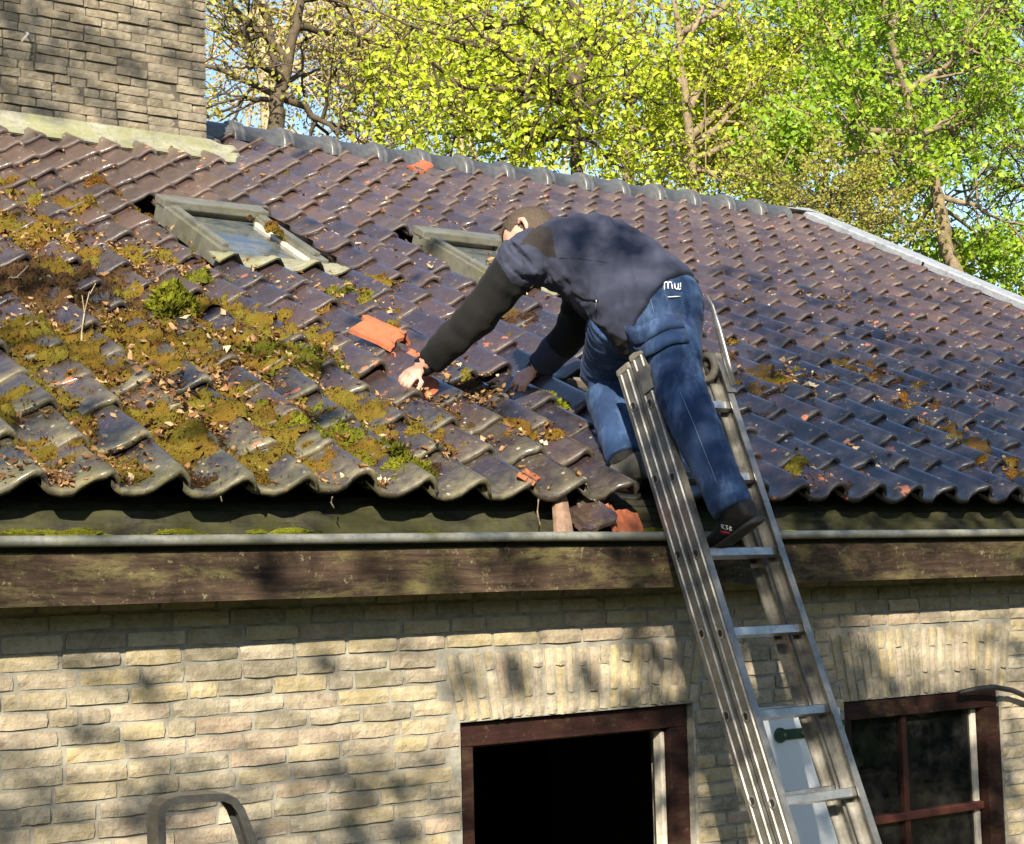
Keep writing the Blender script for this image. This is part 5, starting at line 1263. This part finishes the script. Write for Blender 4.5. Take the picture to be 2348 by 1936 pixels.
class Tree:
    def __init__(s, seed): s.rg = np.random.default_rng(seed); s.V = []; s.F = []; s.k = 0; s.LP = []; s.LS = []; s.tips = []
    def branch(s, pts, r0, r1, n=5):
        V, F = tube_np(pts, np.linspace(r0, r1, len(pts)) if not hasattr(r0, '__len__') else r0, n); s.V.append(V); s.F.append(F + s.k); s.k += len(V)
    def grow(s, a, d, L, r, depth, twig, leafn, leafsize, spreadl):
        rg = s.rg; d = d / np.linalg.norm(d); b = a + d * L; p = wander(a, b, 6, .55, rg, .04); s.branch(p, r, r * .45, 6 if depth > 1 else 4)
        if depth == 0 or r < twig:
            n = leafn; t = rg.uniform(.15, 1.05, n); i = np.clip((t * 5).astype(int), 0, 4); base = p[i] + (p[np.minimum(i + 1, 5)] - p[i]) * (t * 5 - i)[:, None]
            s.LP.append(base + rg.normal(0, spreadl, (n, 3)) * np.array([1, 1, .7])); s.LS.append(rg.uniform(.6, 1.3, n) * leafsize); return
        nb = rg.integers(4, 7)
        for k in range(nb):
            t = rg.uniform(.25, 1.) if k else 1.; i = min(4, int(t * 5)); q = p[i] + (p[i + 1] - p[i]) * (t * 5 - i)
            dd = d * .75 + rg.normal(0, .62, 3) + np.array([0, 0, .12]); s.grow(q, dd, L * rg.uniform(.45, .72), r * rg.uniform(.38, .55), depth - 1, twig, leafn, leafsize, spreadl)
    def finish(s, name, label, base, bark, leafmat, up=.5, group=None, crown='crown', tone=(0, 1), five=False, view=True):
        root = empty(name, base, label, 'tree', group); T = Matrix.Translation(-Vector(base))
        V = np.concatenate(s.V); F = np.concatenate(s.F)
        o = link('trunk', np_mesh('trunk', V, F, bark, None, True)); o.parent = root; o.matrix_parent_inverse = T
        P = np.concatenate(s.LP); S = np.concatenate(s.LS); rg = s.rg
        if five:
            m_ = 4; P = np.repeat(P, m_, 0) + rg.normal(0, .05, (len(P) * m_, 3)); S = np.repeat(S, m_) * rg.uniform(.8, 1.15, len(S) * m_)
        N = rg.normal(0, .70, (len(P), 3)) + np.array([-.42, -.55, up]); N /= np.linalg.norm(N, axis=1, keepdims=True)
        S = S * .76; V, F = leaf_batch(P, N, S, rg, .45, .66)
        tn = np.repeat(np.clip(rg.beta(2, 2, len(P)) * (tone[1] - tone[0]) + tone[0], 0, 1), 5)
        c = link(crown, np_mesh(crown, V, F, leafmat, tn)); c.parent = root; c.matrix_parent_inverse = T; return root, len(F) + len(s.F)
def at(px, py, Y): return onY(px, py, Y)
def tree_at(name, label, seed, pixpath, Y, r0, limbs, bark, leafmat, depth=2, leafn=14, leafsize=.10, spreadl=.12, tone=(0, 1), group='trees behind the house', five=False, up=.5, twig=.004, clear=False):
    """trunk follows photo pixels at distance Y; limbs: (fraction along trunk, px, py, dY, radius)"""
    T = Tree(seed); pts = [at(px, py, Y + dy) for px, py, dy in pixpath]
    low = pts[0].copy(); low = np.array([low[0] - (pts[1][0] - low[0]) * .5, low[1], 0.])
    path = [low] + pts; dens = []
    for i in range(len(path) - 1): dens += list(wander(path[i], path[i + 1], 6, .10, T.rg)[:-1])
    dens.append(path[-1]); dens = np.array(dens); m = len(dens); T.branch(dens, np.linspace(r0, r0 * .28, m), None, 9)
    for li_, (fr, px, py, dy, r) in enumerate(limbs):
        if clear and (li_ % 3): dy = abs(dy) + .35
        a = dens[min(m - 1, int(fr * (m - 1)))]; b = at(px, py, Y + dy); L = np.linalg.norm(b - a); p = wander(a, b, 8, .30, T.rg, .05); T.branch(p, r, r * .40, 6)
        ns = max(5, int(L / .23))
        for k in range(ns):
            t = T.rg.uniform(.2, 1.) if k else 1.; i = min(6, int(t * 7)); q = p[i] + (p[i + 1] - p[i]) * (t * 7 - i)
            d = (b - a) / L * .6 + T.rg.normal(0, .7, 3); T.grow(q, d, T.rg.uniform(.5, 1.05) * (1.15 - .3 * t), r * .40, depth - 1, twig, leafn, leafsize, spreadl)
    return T.finish(name, label, (float(low[0]), float(low[1]), 0), bark, leafmat, up, group, tone=tone, five=five)
def fan(rg, cx, cy, rx, ry, n, dys, r=(.035, .06), frs=(.5, 1.)):
    return [(rg.uniform(*frs), cx + rx * rg.uniform(-1, 1), cy + ry * rg.uniform(-1, 1), rg.uniform(*dys), rg.uniform(*r)) for _ in range(n)]
R1 = np.random.default_rng(5)

def T_(*a, **k): tree_at(*a, **k)
T_('ash_tree', 'dark forked tree with small olive leaves right of the chimney', 21, [(632, 330, 0), (632, 240, 0), (650, 190, .1), (680, 60, 0), (705, -80, 0)], 11, .115,
   [(.62, 600, 140, -.3, .06), (.62, 540, 20, .3, .055), (.5, 790, 290, -.3, .06), (.5, 470, 160, .2, .045), (.7, 500, -40, .2, .045), (.9, 780, 0, 0, .045), (.45, 510, 260, 0, .035), (.8, 830, 120, .3, .045), (.55, 720, 180, .5, .04)], 'bark_dark', 'leaf_olive', 2, 15, .080, .12)
T_('bare_tree', 'tan twiggy tree just budding behind the olive-leaved one', 22, [(620, 300, 0), (615, 180, 0), (600, 20, .1), (590, -100, 0)], 16, .16, fan(R1, 720, 170, 280, 200, 16, (-1, 1.5), (.03, .06), (.3, 1)), 'bark_tan', 'leaf_bud', 2, 9, .07, .2)
T_('bare_tree', 'pale bare trunk left of the two slender ones', 23, [(870, 330, 0), (880, 200, 0), (905, 60, .1), (930, -80, 0)], 17, .10, fan(R1, 930, 190, 200, 180, 14, (-1, 1.5), (.03, .06), (.3, 1)), 'bark_tan', 'leaf_bud', 2, 10, .075, .2)
T_('slender_tree', 'slim pale trunk, left of a close pair above the ridge', 24, [(1052, 320, 0), (1046, 220, 0), (1040, 100, 0), (1036, -60, 0)], 14, .075, fan(R1, 1080, 110, 160, 150, 9, (-.8, 1), (.02, .04), (.5, 1)), 'bark_tan', 'leaf_bright', 2, 12, .09, .15)
T_('slender_tree', 'slim pale trunk, right of a close pair above the ridge', 25, [(1078, 320, 0), (1070, 220, 0), (1066, 100, 0), (1060, -60, 0)], 14.6, .06, fan(R1, 1000, 60, 160, 130, 8, (-.8, 1), (.02, .04), (.5, 1)), 'bark_tan', 'leaf_bright', 2, 12, .09, .15)
T_('maple_tree', 'bright yellow-green maple with dark trunk above the roofer', 26, [(1323, 420, 0), (1322, 330, 0), (1325, 250, 0), (1330, 120, .2), (1335, -90, 0)], 9.5, .085,
   [(.62, 1150, 130, -.4, .055), (.6, 1430, 260, -.3, .05), (.7, 1200, 30, -.5, .05), (.62, 1050, 200, -.6, .045), (.75, 1450, 60, 0, .05), (.55, 1180, 330, -.6, .04), (.55, 1080, 300, -.4, .035), (.8, 1010, 40, -.3, .045), (.5, 1260, 390, -.5, .03), (.5, 1400, 400, -.4, .03), (.9, 1240, -40, .1, .045), (.6, 1330, 180, -.8, .035), (.65, 1240, 240, -.8, .035), (.5, 960, 270, -.2, .035), (.5, 1130, 380, -.2, .03), (.7, 940, 90, 0, .04)], 'bark_dark', 'leaf_bright', 2, 18, .098, .12, (.1, 1), clear=True)
T_('maple_tree', 'yellow-green maple with long rising limbs right of the dark trunk', 27, [(1590, 470, 0), (1590, 390, 0), (1575, 260, 0), (1560, 120, 0), (1540, -80, 0)], 11, .10,
   [(.5, 1800, 190, -.5, .055), (.55, 1960, 90, -.6, .055), (.62, 1700, 60, -.4, .05), (.5, 1460, 330, -.4, .045), (.45, 1720, 350, -.6, .045), (.7, 1450, 90, 0, .045), (.45, 1860, 300, -.6, .045), (.8, 1640, -40, 0, .045), (.42, 1560, 430, -.6, .03), (.42, 1680, 430, -.6, .03), (.6, 1600, 200, -.8, .04), (.6, 1760, 110, -.8, .04), (.45, 1500, 410, -.2, .03), (.5, 1650, 280, -.7, .04), (.85, 1850, -10, 0, .045), (.4, 1800, 430, -.4, .03)], 'bark_grey', 'leaf_bright', 2, 18, .10, .13, clear=True)
T_('chestnut_tree', 'leaning grey trunk with drooping chestnut leaves at right', 28, [(2205, 660, 0), (2165, 520, 0), (2140, 400, 0), (2085, 250, .1), (2040, 60, 0), (2000, -100, 0)], 8.5, .105,
   [(.62, 1900, 300, -.3, .05), (.6, 2250, 320, -.4, .05), (.7, 1880, 150, 0, .05), (.7, 2240, 120, -.3, .05), (.5, 2010, 430, -.4, .04), (.45, 2100, 560, -.3, .035), (.45, 2300, 520, -.4, .04), (.85, 2150, 0, -.2, .045), (.55, 1800, 400, -.2, .04), (.5, 1960, 520, .4, .035), (.4, 2200, 600, .3, .03), (.75, 2020, 200, -.6, .035), (.9, 1900, 20, 0, .04), (.55, 2060, 350, -.7, .035), (.42, 2320, 640, .2, .03)], 'bark_grey', 'leaf_green', 2, 9, .105, .10, (.2, 1), 'trees behind the house', True, .3, clear=True)
T_('dark_limbed_tree', 'green tree reaching in from the right edge with dark limbs', 29, [(2520, 660, 0), (2490, 400, 0), (2470, 180, 0), (2440, -90, 0)], 10, .14,
   [(.6, 2060, 110, 0, .065), (.5, 2220, 330, -.2, .05), (.7, 2250, 20, 0, .05), (.45, 2260, 480, .2, .045), (.4, 2330, 640, 0, .035), (.55, 2330, 210, -.3, .045), (.8, 2330, -40, 0, .045), (.5, 2150, 240, .6, .045), (.45, 2180, 430, .5, .04), (.4, 2220, 590, .5, .035)], 'bark_dark', 'leaf_green', 2, 11, .085, .14)
T_('pine_shrub', 'low olive conifer showing above the end of the ridge', 30, [(1905, 520, 0), (1905, 480, 0), (1900, 430, 0)], 7.5, .05, fan(R1, 1900, 470, 70, 45, 12, (-.3, .4), (.012, .02), (.5, 1)), 'bark_dark', 'leaf_olive', 2, 22, .05, .05, (0, .7))
T_('elm_tree', 'loosely leaved tree filling the gap behind the two maples', 31, [(1440, 420, 0), (1445, 250, 0), (1450, 80, 0), (1450, -100, 0)], 14, .12, fan(R1, 1420, 170, 330, 240, 20, (-1, 1), (.03, .06), (.3, 1)), 'bark_grey', 'leaf_bright', 2, 16, .105, .16, (.2, 1))
T_('elm_tree', 'loosely leaved tree behind the leaning grey trunk', 32, [(1990, 600, 0), (1985, 350, 0), (1990, 100, 0), (1990, -100, 0)], 13, .12, fan(R1, 2010, 250, 330, 300, 20, (-1, 1), (.03, .06), (.3, 1)), 'bark_grey', 'leaf_green', 2, 15, .10, .16, (.1, .9))
# far wood behind: one mass
far = Tree(77)
for k in range(36):
    px = -500 + k * 88 + R1.uniform(-40, 40); Y = R1.uniform(20, 29); x = at(px, 300, Y)[0]; h = R1.uniform(7.5, 11.5)
    p = wander(np.array([x, Y, 0]), np.array([x + R1.normal(0, .6), Y, h]), 8, .25, far.rg); far.branch(p, R1.uniform(.10, .2), .03, 6)
    for q in range(10):
        i = R1.integers(3, 8); d = np.array([R1.normal(0, 1), R1.normal(0, .6), R1.uniform(.1, .9)]); far.grow(p[i], d, R1.uniform(1., 2.), .035, 1, .004, 9, .12, .3)
V = np.concatenate(far.V); F = np.concatenate(far.F)
wood = empty('far_woodland', (0, 24, 0), 'distant pale wood of budding trees behind everything', 'woodland'); wood['kind'] = 'stuff'
o = link('trunk_mass', np_mesh('trunk_mass', V, F, 'bark_tan', None, True), kind='stuff'); o.parent = wood; o.matrix_parent_inverse = Matrix.Translation((0, -24, 0))
P = np.concatenate(far.LP); S = np.concatenate(far.LS); N = far.rg.normal(0, .8, (len(P), 3)) + np.array([-.3, -.4, .3]); N /= np.linalg.norm(N, axis=1, keepdims=True); V, F = leaf_batch(P, N, S, far.rg, .3, .65)
o = link('leaf_mass', np_mesh('leaf_mass', V, F, 'leaf_bud', np.repeat(far.rg.beta(2, 1.6, len(P)), 5)), kind='stuff'); o.parent = wood; o.matrix_parent_inverse = Matrix.Translation((0, -24, 0))

# ------------------------------------------------------------------ garden trees behind the camera: they throw the dappled shade
def wallp(px, py): return onY(px, py, 0.)
def roofp(px, py): return rp(*rpx(px, py, .04), .04)
def chimp(px, py): return onY(px, py, cy)
shade = []       # (target point, cluster radius, distance along the sun ray)
def sh(fn, lst, k=1.):
    for px, py, r in lst: shade.append((fn(px, py), r * k))
sh(wallp, [(60, 1800, .08), (380, 1820, .10), (640, 1810, .09), (790, 1780, .05), (980, 1830, .12), (760, 1900, .10), (160, 1910, .08), (740, 1520, .025),
           (1530, 1530, .13), (1640, 1700, .20), (1660, 1480, .16), (1720, 1640, .18), (1720, 1840, .22), (1860, 1450, .20), (1900, 1560, .20), (1960, 1640, .18), (2010, 1720, .24), (2130, 1760, .22), (2240, 1700, .16), (2300, 1860, .16), (1880, 1800, .22), (1500, 1720, .2), (1350, 1550, .03), (1180, 1560, .03), (1960, 1500, .12), (2330, 1480, .10), (2270, 1560, .08), (1060, 1570, .05), (2020, 1900, .25)], 1.15)
sh(lambda a, b: onY(a, b, FY), [(620, 1320, .05), (880, 1320, .06), (1165, 1290, .10), (1020, 1330, .06), (1560, 1300, .16), (1700, 1330, .16), (1830, 1290, .16), (1960, 1300, .14), (1450, 1250, .09), (240, 1205, .05), (720, 1190, .05), (960, 1190, .04)])
sh(roofp, [(1720, 1120, .22), (1900, 1110, .22), (2060, 1110, .22), (2200, 1110, .22), (2330, 1110, .22), (1800, 1000, .26), (1960, 980, .26), (2120, 1000, .26), (2300, 1000, .26), (1720, 900, .24), (1880, 880, .28), (2060, 880, .28), (2230, 880, .28), (1800, 790, .24), (1960, 770, .24), (2120, 800, .24), (1720, 720, .22), (1860, 690, .18), (2010, 690, .14), (2340, 850, .20), (1700, 640, .16), (2180, 700, .10),
           (60, 660, .13), (180, 650, .10), (230, 690, .07), (30, 760, .08), (560, 590, .05), (720, 520, .05), (520, 480, .06), (1000, 570, .06), (820, 580, .06), (1150, 950, .06), (640, 900, .05), (260, 1000, .05), (60, 960, .06), (480, 1010, .05), (900, 1020, .05), (380, 540, .06), (480, 720, .06), (690, 360, .05), (560, 330, .08), (1560, 1000, .12), (1500, 1090, .14)], 1.12)
sh(chimp, [(40, 60, .13), (150, 40, .10), (120, 140, .09), (240, 110, .10), (60, 230, .08), (200, 190, .07), (330, 60, .07), (420, 40, .08), (300, 150, .05), (120, 260, .07), (20, 160, .09), (450, 170, .06), (250, 250, .07), (400, 130, .04)], 1.1)
sh(lambda a, b: onY(a, b, .1), [(1300, 540, .08), (1420, 590, .09), (1370, 650, .09), (1490, 560, .07), (1330, 600, .06), (1450, 680, .06)])
sh(lambda a, b: onY(a, b, -.3), [(1600, 1000, .12), (1640, 1100, .13), (1560, 900, .08), (1560, 780, .06), (1500, 1000, .10), (1520, 1150, .14)])
R2 = np.random.default_rng(9)
for k in range(11): shade.append((wallp(R2.uniform(0, 1050), R2.uniform(1740, 1930)), R2.uniform(.02, .045)))
for k in range(4): shade.append((wallp(R2.uniform(0, 1500), R2.uniform(1500, 1690)), R2.uniform(.015, .03)))
for k in range(14): shade.append((roofp(R2.uniform(0, 1250), R2.uniform(420, 1100)), R2.uniform(.02, .05)))
groups = {0: [], 1: [], 2: []}
for p, r in shade:
    D = R2.uniform(6.2, 8.2); c = np.array(p) + SUN * D
    groups[0 if c[0] < -4.9 else 1 if c[0] < -3.4 else 2].append((c, r))
gl = {0: 'garden tree behind the photographer, left of three', 1: 'garden tree behind the photographer, middle of three', 2: 'garden tree behind the photographer, right of three'}
for gi, cl_ in groups.items():
    if not cl_: continue
    T = Tree(100 + gi); C = np.array([c for c, r in cl_]); mean = C.mean(0); off_ = np.array([-.79, .62, 0]) * (4.2, 3.2, -4.2)[gi]; mean = mean + off_; base = np.array([mean[0], mean[1] - 1.2, 0.]); topz = C[:, 2].max()
    tr = wander(base, np.array([mean[0], mean[1] - .4, topz + .5]), 14, .12, T.rg); T.branch(tr, .15, .03, 8)
    for c, r in cl_:
        ti = np.argmin(np.abs(tr[:, 2] - (c[2] - .5))); p = wander(tr[ti], c, 6, .2, T.rg, .05); T.branch(p, min(.02, .008 + r * .06), .006, 4)
        n = int(26 + 2100 * r * r); q = T.rg.normal(0, 1, (n, 3)); q /= np.linalg.norm(q, axis=1, keepdims=True); q *= (T.rg.uniform(0, 1, (n, 1)) ** .42) * r * 1.25
        T.LP.append(c + q); T.LS.append(T.rg.uniform(.05, .10, n) * (1.1 if r > .14 else .8))
    T.finish('garden_tree', gl[gi], tuple(float(q) for q in base), 'bark_grey', 'leaf_green', .5, 'trees on the garden side')

# dense wood on the garden side of the house, beyond the lawn: unseen, added to block low sky light behind the photographer
W = np.random.default_rng(40); n = 26000
ang = W.uniform(math.radians(150), math.radians(395), n); rad = W.normal(17, 1.6, n); zz = W.beta(1.1, 1.5, n) * (6.4 + 1.2 * np.sin(ang * 9)); cx_, cy_ = 0.5, -1.5
P = np.stack([cx_ + rad * np.cos(ang), cy_ + rad * np.sin(ang), zz], 1); keep = (P[:, 1] < 3) ; P = P[keep]
N = W.normal(0, .6, (len(P), 3)) + np.stack([-np.cos(ang[keep]), -np.sin(ang[keep]), np.full(keep.sum(), .5)], 1); N /= np.linalg.norm(N, axis=1, keepdims=True)
V, F = leaf_batch(P, N, W.uniform(.35, .6, len(P)), W, .4, .7)
gw = link('sky_blocking_wood', np_mesh('sky_blocking_wood', V, F, 'leaf_green', np.repeat(W.beta(1.4, 3, len(P)), 5)), label='dense green wood around the garden behind the photographer', cat='woodland', kind='stuff')
